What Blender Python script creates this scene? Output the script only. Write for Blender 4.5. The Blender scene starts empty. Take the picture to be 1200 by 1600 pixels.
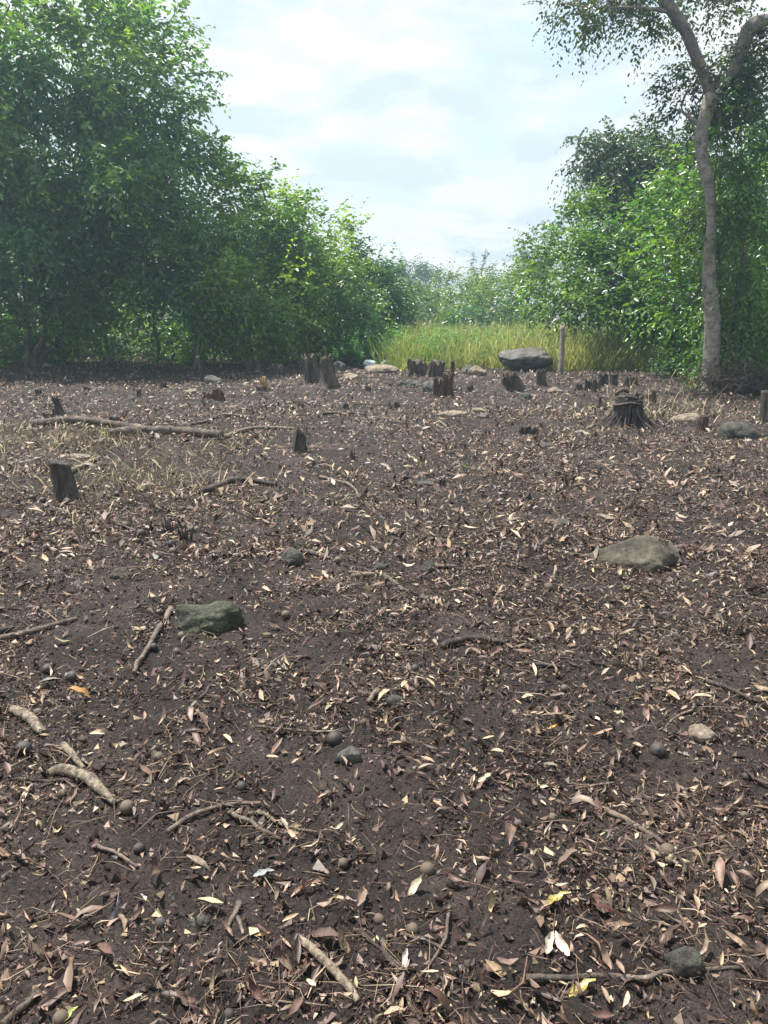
import bpy, bmesh, math, random
import numpy as np
from mathutils import Vector, Matrix

# ------------------------------------------------------------------ camera, world, sun, exposure
SC = bpy.context.scene
COL = bpy.data.collections.new("place"); SC.collection.children.link(COL)
random.seed(5); RNG = np.random.default_rng(11)
CAM_H = 1.5; F = 1232.0; HOR = 480.0
PITCH = math.atan((800 - HOR) / F)
cam_d = bpy.data.cameras.new("camera"); cam = bpy.data.objects.new("camera", cam_d); COL.objects.link(cam)
cam.location = (0, 0, CAM_H); cam.rotation_euler = (math.pi / 2 - PITCH, 0, 0)
cam_d.sensor_fit = 'VERTICAL'; cam_d.sensor_height = 24; cam_d.lens = 24 * F / 1600
cam_d.clip_start = 0.05; cam_d.clip_end = 3000
SC.camera = cam

SUN_EL = math.radians(67); SUN_AZ = math.radians(-55)      # azimuth from +Y (camera direction), negative is left
W = bpy.data.worlds.new("World"); SC.world = W; W.use_nodes = True
def build_world():
    nt = W.node_tree; nt.nodes.clear(); N = nt.nodes.new; L = nt.links.new
    out = N('ShaderNodeOutputWorld'); bg = N('ShaderNodeBackground'); bg.inputs[1].default_value = 0.12
    sky = N('ShaderNodeTexSky'); sky.sky_type = 'NISHITA'; sky.sun_disc = False
    sky.sun_elevation = SUN_EL; sky.sun_rotation = SUN_AZ; sky.air_density = 1.0; sky.dust_density = 2.5; sky.ozone_density = 1.2
    tc = N('ShaderNodeTexCoord'); sep = N('ShaderNodeSeparateXYZ'); L(tc.outputs['Generated'], sep.inputs[0])
    mz = N('ShaderNodeMath'); mz.operation = 'MAXIMUM'; mz.inputs[1].default_value = 0.0; L(sep.outputs[2], mz.inputs[0])
    az = N('ShaderNodeMath'); az.operation = 'ADD'; az.inputs[1].default_value = 0.16; L(mz.outputs[0], az.inputs[0])
    dx = N('ShaderNodeMath'); dx.operation = 'DIVIDE'; L(sep.outputs[0], dx.inputs[0]); L(az.outputs[0], dx.inputs[1])
    dy = N('ShaderNodeMath'); dy.operation = 'DIVIDE'; L(sep.outputs[1], dy.inputs[0]); L(az.outputs[0], dy.inputs[1])
    cb = N('ShaderNodeCombineXYZ'); L(dx.outputs[0], cb.inputs[0]); L(dy.outputs[0], cb.inputs[1])
    n1 = N('ShaderNodeTexNoise'); n1.inputs['Scale'].default_value = 1.5; n1.inputs['Detail'].default_value = 9; n1.inputs['Roughness'].default_value = 0.62; n1.inputs['Distortion'].default_value = 0.35
    L(cb.outputs[0], n1.inputs['Vector'])
    r1 = N('ShaderNodeValToRGB'); r1.color_ramp.elements[0].position = 0.40; r1.color_ramp.elements[0].color = (0.38, 0.38, 0.38, 1)
    r1.color_ramp.elements[1].position = 0.50; r1.color_ramp.elements[1].color = (1, 1, 1, 1)
    L(n1.outputs['Fac'], r1.inputs[0])
    # cloud brightness varies softly
    n2 = N('ShaderNodeTexNoise'); n2.inputs['Scale'].default_value = 1.7; n2.inputs['Detail'].default_value = 9; n2.inputs['Distortion'].default_value = 0.25; n2.inputs['Roughness'].default_value = 0.6
    L(cb.outputs[0], n2.inputs['Vector'])
    r2 = N('ShaderNodeValToRGB'); r2.color_ramp.elements[0].position = 0.43; r2.color_ramp.elements[0].color = (2.8, 3.18, 3.45, 1)
    r2.color_ramp.elements[1].position = 0.55; r2.color_ramp.elements[1].color = (3.8, 3.85, 3.88, 1)
    L(n2.outputs['Fac'], r2.inputs[0])
    mix = N('ShaderNodeMixRGB'); L(r1.outputs[0], mix.inputs[0]); L(sky.outputs[0], mix.inputs[1]); L(r2.outputs[0], mix.inputs[2])
    L(mix.outputs[0], bg.inputs[0]); L(bg.outputs[0], out.inputs[0])
build_world()
sun_d = bpy.data.lights.new("sun", 'SUN'); sun = bpy.data.objects.new("sun", sun_d); COL.objects.link(sun)
sun_d.energy = 5.0; sun_d.angle = math.radians(1.5); sun_d.color = (1.0, 0.95, 0.86)
sdir = Vector((math.sin(SUN_AZ) * math.cos(SUN_EL), math.cos(SUN_AZ) * math.cos(SUN_EL), math.sin(SUN_EL)))
sun.rotation_euler = sdir.to_track_quat('Z', 'Y').to_euler()
SC.view_settings.view_transform = 'Standard'; SC.view_settings.look = 'None'; SC.view_settings.gamma = 1
SC.view_settings.exposure = 1.2; SC.view_settings.use_curve_mapping = False

# ------------------------------------------------------------------ helpers
CP, SP = math.cos(PITCH), math.sin(PITCH)
def ray(px, py):
    a, b = px - 600.0, 800.0 - py
    return np.array([a, F * CP + b * SP, -F * SP + b * CP])
def P(px, py, d):
    """point seen at a photo pixel, d metres in front of the camera; also metres per pixel there"""
    r = ray(px, py); s = d / r[1]
    return np.array([r[0] * s, d, CAM_H + r[2] * s]), s
def G(px, py):
    r = ray(px, py); s = CAM_H / -r[2]
    return np.array([r[0] * s, r[1] * s, 0.0]), s
def _hash(ix, iy, iz, seed):
    h = (ix.astype(np.int64) * 374761393 + iy.astype(np.int64) * 668265263 + iz.astype(np.int64) * 2147483647 + seed * 144269504) & 0xffffffff
    h = ((h ^ (h >> 13)) * 1274126177) & 0xffffffff
    h = ((h ^ (h >> 16)) * 2246822519) & 0xffffffff
    return ((h ^ (h >> 15)) & 0xffffff) / float(0xffffff)
def vn(p, seed=0):
    p = np.asarray(p, float); i = np.floor(p); f = p - i; f = f * f * (3 - 2 * f); i = i.astype(np.int64)
    r = 0
    for a in (0, 1):
        for b in (0, 1):
            for c in (0, 1):
                w = (f[..., 0] if a else 1 - f[..., 0]) * (f[..., 1] if b else 1 - f[..., 1]) * (f[..., 2] if c else 1 - f[..., 2])
                r = r + w * _hash(i[..., 0] + a, i[..., 1] + b, i[..., 2] + c, seed)
    return r * 2 - 1
def fbm(p, seed=0, o=4, g=0.5):
    p = np.asarray(p, float); r = 0; a = 1; t = 0
    for k in range(o):
        r = r + a * vn(p * (2.03 ** k) + k * 7.7, seed + k); t += a; a *= g
    return r / t
def xy3(x, y, z=0.0):
    x = np.asarray(x, float); return np.stack([x, np.asarray(y, float), np.zeros_like(x) + z], -1)
def hgt(x, y):
    q = xy3(x, y)
    d = np.hypot(q[..., 0], q[..., 1])
    return (0.045 * vn(q * 0.28, 3) + 0.022 * vn(q * 1.3, 4) + 0.010 * fbm(q * 5.0, 5, 3)) * np.minimum(1, d / 2)
def hz(x, y): return float(hgt(np.array([x]), np.array([y]))[0])

def mesh_from(name, V, faces, col=None, smooth=True):
    """faces: list of (nf,k) int arrays"""
    me = bpy.data.meshes.new(name); V = np.asarray(V, np.float32)
    me.vertices.add(len(V)); me.vertices.foreach_set('co', V.ravel())
    loops = np.concatenate([f.ravel() for f in faces]).astype(np.int32)
    tot = np.concatenate([np.full(len(f), f.shape[1]) for f in faces]).astype(np.int32)
    st = np.concatenate([[0], np.cumsum(tot)[:-1]]).astype(np.int32)
    me.loops.add(len(loops)); me.loops.foreach_set('vertex_index', loops)
    me.polygons.add(len(tot)); me.polygons.foreach_set('loop_start', st); me.polygons.foreach_set('loop_total', tot)
    me.update(calc_edges=True)
    me.polygons.foreach_set('use_smooth', np.full(len(tot), bool(smooth)))
    if col is not None:
        a = me.attributes.new('Col', 'FLOAT_COLOR', 'POINT')
        c = np.ones((len(V), 4), np.float32); c[:, :3] = col; a.data.foreach_set('color', c.ravel())
    return me
def link(name, me, mat=None, parent=None, loc=None):
    o = bpy.data.objects.new(name, me); COL.objects.link(o)
    if mat is not None and me is not None and len(me.materials) == 0: me.materials.append(mat)
    if parent is not None: o.parent = parent
    if loc is not None: o.location = loc
    return o
def tag(o, label=None, cat=None, group=None, kind=None):
    if label: o['label'] = label
    if cat: o['category'] = cat
    if group: o['group'] = group
    if kind: o['kind'] = kind
    return o
def empty(name, loc, label, cat, group=None):
    return tag(link(name, None, loc=loc), label, cat, group)
def norm(v): return v / np.maximum(1e-9, np.linalg.norm(v, axis=-1, keepdims=True))
def basis(X, Z):
    """rotation matrices whose columns are X, Y, Z"""
    X = norm(X); Y = norm(np.cross(Z, X)); Z = np.cross(X, Y)
    return np.stack([X, Y, Z], -1)
def merge(protos, idx, pos, R, scl, col):
    VS, FS, CS, off = [], [], [], 0
    for k, (pv, pf) in enumerate(protos):
        m = np.nonzero(idx == k)[0]
        if len(m) == 0: continue
        s = scl[m]; s = s[:, None, None] if s.ndim == 1 else s[:, None, :]
        v = np.einsum('nij,nvj->nvi', R[m], pv[None] * s) + pos[m][:, None, :]
        VS.append(v.reshape(-1, 3)); CS.append(np.repeat(col[m], len(pv), 0))
        FS.append((pf[None] + (off + np.arange(len(m)) * len(pv))[:, None, None]).reshape(-1, pf.shape[1]))
        off += len(m) * len(pv)
    return np.concatenate(VS), FS, np.concatenate(CS)
def rand_rot(n, tilt):
    """random heading about z, tilted by about tilt radians"""
    a = RNG.uniform(0, 2 * np.pi, n); X = np.stack([np.cos(a), np.sin(a), np.zeros(n)], -1)
    t = RNG.normal(0, 1, (n, 3)) * tilt; t[:, 2] = 0
    Z = norm(np.array([0, 0, 1.0]) + t)
    X = norm(X - Z * np.sum(X * Z, -1, keepdims=True))
    return basis(X, Z)
def tube(pts, rad, sides=8, rough=0.0, seed=0, cap=True, freq=9.0):
    pts = np.asarray(pts, float); rad = np.asarray(rad, float); n = len(pts)
    T = np.gradient(pts, axis=0); T = norm(T)
    ref = np.array([0.13, 0.21, 1.0]) if abs(T[:, 2]).mean() < 0.8 else np.array([1.0, 0.1, 0.0])
    A = norm(np.cross(T, ref)); B = np.cross(T, A)
    th = np.arange(sides) * 2 * np.pi / sides
    ring = A[:, None] * np.cos(th)[None, :, None] + B[:, None] * np.sin(th)[None, :, None]
    rr = rad[:, None] * np.ones((1, sides))
    if rough: rr = rr * (1 + rough * fbm((pts[:, None] + ring * rad[:, None, None]) * freq, seed, 3))
    V = (pts[:, None] + ring * rr[..., None]).reshape(-1, 3)
    i = np.arange(n - 1)[:, None] * sides; j = np.arange(sides)[None]; j2 = (j + 1) % sides
    Fq = np.stack([i + j, i + j2, i + sides + j2, i + sides + j], -1).reshape(-1, 4)
    fs = [Fq]
    if cap:
        V = np.vstack([V, pts[0], pts[-1]])
        a = np.stack([np.full(sides, n * sides), (np.arange(sides) + 1) % sides, np.arange(sides)], -1)
        b = np.stack([np.full(sides, n * sides + 1), (n - 1) * sides + np.arange(sides), (n - 1) * sides + (np.arange(sides) + 1) % sides], -1)
        fs.append(np.vstack([a, b]))
    return V, fs
class Bag:
    """collects geometry for ONE mesh"""
    def __init__(s): s.V, s.F, s.n = [], [], 0
    def add(s, V, fs):
        s.V.append(V); s.F += [f + s.n for f in fs]; s.n += len(V)
    def mesh(s, name, smooth=True):
        d = {}
        for f in s.F: d.setdefault(f.shape[1], []).append(f)
        return mesh_from(name, np.vstack(s.V), [np.vstack(v) for v in d.values()], smooth=smooth)
def smooth_path(pts, n):
    pts = np.asarray(pts, float); m = len(pts)
    t = np.linspace(0, m - 1, n); out = []
    for u in t:
        i = min(int(u), m - 2); f = u - i
        p0, p1, p2, p3 = pts[max(i - 1, 0)], pts[i], pts[i + 1], pts[min(i + 2, m - 1)]
        out.append(0.5 * ((2 * p1) + (-p0 + p2) * f + (2 * p0 - 5 * p1 + 4 * p2 - p3) * f * f + (-p0 + 3 * p1 - 3 * p2 + p3) * f ** 3))
    return np.array(out)

# ------------------------------------------------------------------ materials
def mat_new(name):
    m = bpy.data.materials.new(name); m.use_nodes = True; nt = m.node_tree; nt.nodes.clear()
    out = nt.nodes.new('ShaderNodeOutputMaterial'); b = nt.nodes.new('ShaderNodeBsdfPrincipled')
    nt.links.new(b.outputs[0], out.inputs[0]); return m, nt, b, out
def noise(nt, scale, detail=5, rough=0.55, coord='Object', dist=0.0, stretch=None):
    tc = nt.nodes.new('ShaderNodeTexCoord'); n = nt.nodes.new('ShaderNodeTexNoise')
    n.inputs['Scale'].default_value = scale; n.inputs['Detail'].default_value = detail; n.inputs['Roughness'].default_value = rough; n.inputs['Distortion'].default_value = dist
    if stretch:
        mp = nt.nodes.new('ShaderNodeMapping'); mp.inputs['Scale'].default_value = stretch
        nt.links.new(tc.outputs[coord], mp.inputs[0]); nt.links.new(mp.outputs[0], n.inputs['Vector'])
    else: nt.links.new(tc.outputs[coord], n.inputs['Vector'])
    return n
def ramp(nt, src, stops):
    r = nt.nodes.new('ShaderNodeValToRGB'); e = r.color_ramp.elements
    while len(e) < len(stops): e.new(0.5)
    for k, (p, c) in enumerate(stops): e[k].position = p; e[k].color = (*c, 1)
    nt.links.new(src, r.inputs[0]); return r
def bump(nt, b, src, strength, dist, prev=None):
    bp = nt.nodes.new('ShaderNodeBump'); bp.inputs['Strength'].default_value = strength; bp.inputs['Distance'].default_value = dist
    nt.links.new(src, bp.inputs['Height'])
    if prev: nt.links.new(prev.outputs[0], bp.inputs['Normal'])
    nt.links.new(bp.outputs[0], b.inputs['Normal']); return bp
def mul(nt, a, b_, fac=1.0):
    m = nt.nodes.new('ShaderNodeMixRGB'); m.blend_type = 'MULTIPLY'; m.inputs[0].default_value = fac
    nt.links.new(a, m.inputs[1]); nt.links.new(b_, m.inputs[2]); return m
def simple(name, stops, scale=8, rough=0.85, bstr=0.6, bdist=0.01, stretch=None, coord='Object', detail=6):
    m, nt, b, out = mat_new(name)
    n = noise(nt, scale, detail, 0.6, coord, 0.2, stretch); r = ramp(nt, n.outputs['Fac'], stops)
    n2 = noise(nt, scale * 3.1, 8, 0.65, coord, 0.1, stretch); n3 = noise(nt, scale * 9, 6, 0.7, coord, 0.0, stretch)
    r3 = ramp(nt, n3.outputs['Fac'], [(0.36, (0.42, 0.42, 0.42)), (0.5, (0.95, 0.95, 0.95)), (0.64, (1.5, 1.47, 1.42))]); mm = mul(nt, r.outputs[0], r3.outputs[0], 0.9)
    nt.links.new(mm.outputs[0], b.inputs['Base Color']); b.inputs['Roughness'].default_value = rough
    bump(nt, b, n2.outputs['Fac'], bstr, bdist); return m

def mat_soil():
    m, nt, b, out = mat_new('soil')
    n = noise(nt, 1.6, 10, 0.68); r = ramp(nt, n.outputs['Fac'], [(0.32, (0.014, 0.010, 0.009)), (0.5, (0.035, 0.026, 0.024)), (0.70, (0.095, 0.070, 0.062))])
    n3 = noise(nt, 90, 6, 0.7); r3 = ramp(nt, n3.outputs['Fac'], [(0.3, (0.45, 0.45, 0.45)), (0.5, (1, 1, 1)), (0.72, (1.9, 1.8, 1.7))])
    mm = mul(nt, r.outputs[0], r3.outputs[0]); nt.links.new(mm.outputs[0], b.inputs['Base Color'])
    b.inputs['Roughness'].default_value = 0.78; b.inputs['Specular IOR Level'].default_value = 0.3
    tc = nt.nodes.new('ShaderNodeTexCoord'); vo = nt.nodes.new('ShaderNodeTexVoronoi'); vo.inputs['Scale'].default_value = 110; nt.links.new(tc.outputs['Object'], vo.inputs['Vector'])
    inv = nt.nodes.new('ShaderNodeMath'); inv.operation = 'SUBTRACT'; inv.inputs[0].default_value = 1; nt.links.new(vo.outputs['Distance'], inv.inputs[1])
    b1 = bump(nt, b, inv.outputs[0], 1.0, 0.012)
    n4 = noise(nt, 30, 10, 0.7); bump(nt, b, n4.outputs['Fac'], 1.0, 0.05, b1); return m
def mat_attr(name, rough=0.6, trans=0.0, tcol=(1.0, 1.0, 0.45), spec=0.4, vary=0.0, bs=0.0, gain=1.0):
    m, nt, b, out = mat_new(name)
    at = nt.nodes.new('ShaderNodeAttribute'); at.attribute_name = 'Col'; src = at.outputs['Color']
    if vary:
        n = noise(nt, vary, 4, 0.6); r = ramp(nt, n.outputs['Fac'], [(0.3, (0.5, 0.5, 0.5)), (0.6, (1.05, 1.05, 1.05)), (0.8, (1.25, 1.2, 1.15))]); src = mul(nt, src, r.outputs[0]).outputs[0]
        if bs: bump(nt, b, n.outputs['Fac'], bs, 0.004)
    nt.links.new(src, b.inputs['Base Color']); b.inputs['Roughness'].default_value = rough; b.inputs['Specular IOR Level'].default_value = spec
    if trans:
        tr = nt.nodes.new('ShaderNodeBsdfTranslucent'); tm = nt.nodes.new('ShaderNodeMixRGB'); tm.blend_type = 'MULTIPLY'; tm.inputs[0].default_value = 1; tm.inputs[2].default_value = (*tcol, 1)
        nt.links.new(src, tm.inputs[1]); nt.links.new(tm.outputs[0], tr.inputs[0])
        mx = nt.nodes.new('ShaderNodeMixShader'); mx.inputs[0].default_value = trans
        nt.links.new(b.outputs[0], mx.inputs[1]); nt.links.new(tr.outputs[0], mx.inputs[2]); nt.links.new(mx.outputs[0], out.inputs[0])
    return m
def mat_dryleaf():
    m, nt, b, out = mat_new('dry_leaf')
    oi = nt.nodes.new('ShaderNodeObjectInfo')
    r = ramp(nt, oi.outputs['Random'], [(0.0, (0.045, 0.026, 0.020)), (0.25, (0.090, 0.055, 0.042)), (0.5, (0.16, 0.105, 0.078)), (0.64, (0.24, 0.175, 0.13)), (0.78, (0.12, 0.076, 0.060)), (0.92, (0.33, 0.25, 0.185)), (1.0, (0.18, 0.155, 0.15))])
    n = noise(nt, 35, 6, 0.65); r2 = ramp(nt, n.outputs['Fac'], [(0.3, (0.42, 0.38, 0.36)), (0.5, (1, 1, 1)), (0.8, (1.3, 1.2, 1.1))])
    mm = mul(nt, r.outputs[0], r2.outputs[0], 0.85)
    # midrib and side veins from the leaf's own UV-like coordinates
    tc = nt.nodes.new('ShaderNodeTexCoord'); sp = nt.nodes.new('ShaderNodeSeparateXYZ'); nt.links.new(tc.outputs['Object'], sp.inputs[0])
    wv = nt.nodes.new('ShaderNodeTexWave'); wv.bands_direction = 'X'; wv.inputs['Scale'].default_value = 45; wv.inputs['Distortion'].default_value = 2.0; nt.links.new(tc.outputs['Object'], wv.inputs['Vector'])
    nt.links.new(mm.outputs[0], b.inputs['Base Color']); b.inputs['Roughness'].default_value = 0.5; b.inputs['Specular IOR Level'].default_value = 0.45
    b1 = bump(nt, b, wv.outputs['Fac'], 0.35, 0.0015); bump(nt, b, n.outputs['Fac'], 0.6, 0.004, b1)
    return m
def mat_spotleaf():
    m, nt, b, out = mat_new('yellow_leaf')
    n = noise(nt, 22, 3, 0.5); r = ramp(nt, n.outputs['Fac'], [(0.35, (0.10, 0.12, 0.03)), (0.5, (0.30, 0.22, 0.03)), (0.7, (0.26, 0.29, 0.15))])
    n2 = noise(nt, 260, 2, 0.5); r2 = ramp(nt, n2.outputs['Fac'], [(0.33, (0.12, 0.09, 0.04)), (0.42, (1, 1, 1))])
    mm = mul(nt, r.outputs[0], r2.outputs[0]); nt.links.new(mm.outputs[0], b.inputs['Base Color']); b.inputs['Roughness'].default_value = 0.4
    bump(nt, b, n.outputs['Fac'], 0.3, 0.003); return m
M = {}
M['soil'] = mat_soil()
M['leaf'] = mat_attr('green_leaf', 0.34, 0.48, (1.35, 1.25, 0.35), 0.6)
M['grass'] = mat_attr('grass_blade', 0.6, 0.4, (1.1, 1.1, 0.5), 0.3)
M['litter'] = mat_attr('litter', 0.52, 0.0, spec=0.4, vary=40, bs=0.5)
M['clod'] = mat_attr('clod', 0.9, 0.0, spec=0.2, vary=120, bs=0.8)
M['dryleaf'] = mat_dryleaf()
M['spotleaf'] = mat_spotleaf()
M['char'] = simple('charred_wood', [(0.3, (0.014, 0.012, 0.012)), (0.52, (0.042, 0.033, 0.029)), (0.7, (0.12, 0.095, 0.08))], 14, 0.8, 0.9, 0.02, (1, 1, 0.25))
M['stumpwood'] = simple('weathered_wood', [(0.28, (0.022, 0.017, 0.014)), (0.52, (0.075, 0.060, 0.049)), (0.74, (0.18, 0.148, 0.12))], 12, 0.85, 1.0, 0.03, (1, 1, 0.18))
M['redwood'] = simple('reddish_wood', [(0.28, (0.030, 0.018, 0.014)), (0.52, (0.085, 0.050, 0.036)), (0.78, (0.17, 0.11, 0.08))], 12, 0.85, 1.0, 0.03, (1, 1, 0.2))
M['palewood'] = simple('pale_wood', [(0.38, (0.04, 0.03, 0.022)), (0.5, (0.14, 0.11, 0.08)), (0.7, (0.30, 0.25, 0.185))], 55, 0.75, 0.8, 0.006)
M['stick'] = simple('brown_stick', [(0.3, (0.03, 0.022, 0.018)), (0.5, (0.10, 0.075, 0.058)), (0.75, (0.22, 0.17, 0.13))], 30, 0.8, 0.9, 0.006)
M['log'] = simple('log_bark', [(0.3, (0.025, 0.019, 0.017)), (0.5, (0.085, 0.066, 0.054)), (0.72, (0.25, 0.20, 0.16))], 6, 0.85, 1.0, 0.03)
M['bark'] = simple('tree_bark', [(0.3, (0.055, 0.046, 0.04)), (0.55, (0.12, 0.10, 0.085)), (0.75, (0.20, 0.175, 0.145))], 5, 0.85, 0.8, 0.03, (1, 1, 0.4))
M['palebark'] = simple('pale_bark', [(0.3, (0.13, 0.11, 0.097)), (0.5, (0.27, 0.235, 0.205)), (0.70, (0.42, 0.375, 0.33))], 7, 0.85, 0.9, 0.03, (1, 1, 1.3))
M['rockmoss'] = simple('mossy_rock', [(0.3, (0.016, 0.018, 0.012)), (0.5, (0.040, 0.045, 0.027)), (0.72, (0.10, 0.108, 0.070))], 9, 0.85, 1.0, 0.02)
M['rockolive'] = simple('olive_rock', [(0.3, (0.020, 0.018, 0.012)), (0.5, (0.048, 0.043, 0.029)), (0.72, (0.10, 0.090, 0.064))], 3.5, 0.85, 0.9, 0.03)
M['rockgrey'] = simple('grey_rock', [(0.28, (0.032, 0.031, 0.029)), (0.5, (0.080, 0.077, 0.071)), (0.78, (0.17, 0.16, 0.145))], 5, 0.85, 0.9, 0.03)
M['rockdark'] = simple('dark_rock', [(0.28, (0.018, 0.018, 0.016)), (0.5, (0.042, 0.041, 0.034)), (0.78, (0.10, 0.093, 0.075))], 14, 0.8, 0.9, 0.015)
M['rocktan'] = simple('tan_rock', [(0.28, (0.09, 0.07, 0.055)), (0.5, (0.18, 0.145, 0.11)), (0.78, (0.30, 0.25, 0.195))], 8, 0.85, 0.8, 0.02)
M['nutdark'] = simple('dark_nut', [(0.3, (0.016, 0.013, 0.013)), (0.55, (0.036, 0.030, 0.029)), (0.8, (0.09, 0.078, 0.068))], 30, 0.6, 0.5, 0.002)
M['nutbrown'] = simple('brown_nut', [(0.3, (0.035, 0.025, 0.017)), (0.5, (0.085, 0.064, 0.044)), (0.72, (0.18, 0.14, 0.10))], 30, 0.65, 0.5, 0.002)
M['plastic'] = simple('pale_blue_plastic', [(0.35, (0.25, 0.42, 0.48)), (0.5, (0.6, 0.7, 0.72)), (0.7, (0.75, 0.78, 0.78))], 5, 0.4, 0.3, 0.01)
M['orange'] = simple('orange_wood', [(0.3, (0.08, 0.045, 0.025)), (0.55, (0.30, 0.17, 0.08)), (0.8, (0.5, 0.33, 0.18))], 20, 0.8, 0.8, 0.01)

def flare_haze():  # volume added to lift the dark foliage like a lens flare veil
    V = np.array([(x, y, z) for z in (-1.2, 22) for y in (-70, 130) for x in (-110, 110)], float)
    Fq = np.array([(0, 1, 3, 2), (4, 6, 7, 5), (0, 4, 5, 1), (2, 3, 7, 6), (0, 2, 6, 4), (1, 5, 7, 3)])
    m = bpy.data.materials.new('air'); m.use_nodes = True; nt = m.node_tree; nt.nodes.clear()
    out = nt.nodes.new('ShaderNodeOutputMaterial'); v = nt.nodes.new('ShaderNodeVolumePrincipled')
    v.inputs['Color'].default_value = (0.60, 0.84, 1.0, 1); v.inputs['Density'].default_value = 0.0025; v.inputs['Anisotropy'].default_value = 0.45
    nt.links.new(v.outputs[0], out.inputs['Volume'])
    tag(link("flare_haze", mesh_from("flare_haze", V, [Fq[:, ::-1]], smooth=False), m), 'bluish veil added over the clearing to stand for lens flare', kind='stuff')
flare_haze()

# ------------------------------------------------------------------ ground
def ground():
    ang = np.concatenate([np.radians(np.linspace(-180, -40, 36, endpoint=False)), np.radians(np.linspace(-40, 40, 300)), np.radians(np.linspace(40, 180, 36)[1:-1])])
    r = [0.12]
    while r[-1] < 30: r.append(r[-1] * 1.0125)
    while r[-1] < 900: r.append(r[-1] * 1.12)
    r = np.array(r); nr, na = len(r), len(ang)
    X = r[:, None] * np.sin(ang)[None]; Y = r[:, None] * np.cos(ang)[None]
    q = xy3(X, Y); Z = hgt(X, Y)
    near = np.clip((9 - np.hypot(X, Y)) / 6, 0, 1)
    lum = fbm(q * 14, 21, 3); Z = Z + near * (0.018 * lum + 0.015 * np.abs(fbm(q * 38, 25, 2)) + 0.004 * fbm(q * 95, 29, 1))
    V = np.stack([X, Y, Z], -1).reshape(-1, 3)
    i = np.arange(nr - 1)[:, None] * na; j = np.arange(na)[None]; j2 = (j + 1) % na
    Fq = np.stack([i + j, i + na + j, i + na + j2, i + j2], -1).reshape(-1, 4)
    V = np.vstack([V, [0, 0, hz(0, 0)]]); c = len(V) - 1
    tri = np.stack([np.full(na, c), np.arange(na), (np.arange(na) + 1) % na], -1)
    tag(link('ground', mesh_from('ground', V, [Fq, tri]), M['soil']), 'dark bare crumbly soil of the cleared plot', kind='structure')
ground()

# ------------------------------------------------------------------ leaf shapes
def leaf_proto(w, curl, bend, twist, ns=6, nw=4, skew=0.0, wave=0.0, seed=0):
    """length 1 along x, width w, curled across, bent along"""
    V = []
    rr = random.Random(seed)
    for i in range(ns + 1):
        t = i / ns
        ww = w * (math.sin(math.pi * min(1, t * 0.98 + 0.02) ** 0.85) ** 0.8) * 0.5 + 0.004
        if i == ns: ww = 0.004
        rag = [1 + rr.uniform(-1, 1) * (0.10 if seed % 3 else 0.34) for _ in (0, 1)]
        a = bend * t; cx = (math.sin(a) / bend if abs(bend) > 1e-3 else t); cz = ((1 - math.cos(a)) / bend if abs(bend) > 1e-3 else 0)
        for j in range(nw + 1):
            u = (j / nw * 2 - 1); c = curl * (0.6 + 0.4 * t)
            ph = u * c; yy = ww * rag[int(u > 0)] * (math.sin(ph) / c if abs(c) > 1e-3 else u); zz = ww * ((1 - math.cos(ph)) / c if abs(c) > 1e-3 else 0)
            zz += abs(u) * 0.02 + wave * math.sin(t * 14 + u * 3 + seed) * abs(u)
            tw = twist * (t - 0.5); y2 = yy * math.cos(tw) - zz * math.sin(tw); z2 = yy * math.sin(tw) + zz * math.cos(tw)
            V.append((cx - math.sin(a) * z2, y2 + skew * math.sin(t * 3.1), cz + math.cos(a) * z2))
    V = np.array(V); V[:, 0] -= 0.5; V[:, 2] -= V[:, 2].min()
    n1 = nw + 1
    Fq = np.array([(i * n1 + j, (i + 1) * n1 + j, (i + 1) * n1 + j + 1, i * n1 + j + 1) for i in range(ns) for j in range(nw)])
    return V, Fq
SPECS = [(0.30, 1.4, 0.7, 0.6, 0.04, 0.03), (0.32, 2.4, 1.1, 1.0, 0.07, 0.04), (0.34, 1.0, -1.0, 0.5, 0.03, 0.04), (0.30, 2.9, 0.6, 1.5, -0.09, 0.03),
         (0.36, 1.5, 1.5, -0.7, 0.06, 0.05), (0.27, -1.6, -1.0, 0.8, 0.07, 0.03), (0.22, 1.8, 2.0, 1.0, -0.12, 0.02), (0.40, 1.1, 0.5, -0.5, 0.04, 0.06),
         (0.22, 3.2, 0.4, 1.9, 0.12, 0.02), (0.33, -1.0, 1.2, -1.0, -0.06, 0.04)]
HI = [leaf_proto(a, b, c, d, 7, 3, e, f, k) for k, (a, b, c, d, e, f) in enumerate(SPECS)]
MID = [leaf_proto(a, b, c, d, 3, 2, e, f, k) for k, (a, b, c, d, e, f) in enumerate(SPECS)]
LOW = [leaf_proto(a, b * 0.7, c, d, 2, 1, e, 0, k) for k, (a, b, c, d, e, f) in enumerate(SPECS)]
# low-resolution ones are diamonds: widen the middle
GL = []
for dz, fo in ((0.10, 0.05), (0.28, 0.10), (-0.05, 0.16)):
    w = 0.24
    GL.append((np.array([(0, 0, 0), (0.32, w, fo), (0.72, w * 0.75, fo - dz * 0.6), (1, 0, -dz), (0.72, -w * 0.75, fo - dz * 0.6), (0.32, -w, fo)]), np.array([(0, 3, 2, 1), (0, 5, 4, 3)])))
GL2 = [(np.array([(0, 0, 0), (0.45, 0.24, fo), (1, 0, -dz), (0.45, -0.24, fo)]), np.array([(0, 2, 1), (0, 3, 2)])) for dz, fo in ((0.1, 0.05), (0.28, 0.1), (-0.05, 0.16))]
DRYCOLS = np.array([(0.052, 0.030, 0.025), (0.11, 0.066, 0.050), (0.20, 0.130, 0.092), (0.34, 0.245, 0.16), (0.46, 0.36, 0.25), (0.18, 0.125, 0.092), (0.085, 0.042, 0.032), (0.27, 0.205, 0.155)])
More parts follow.
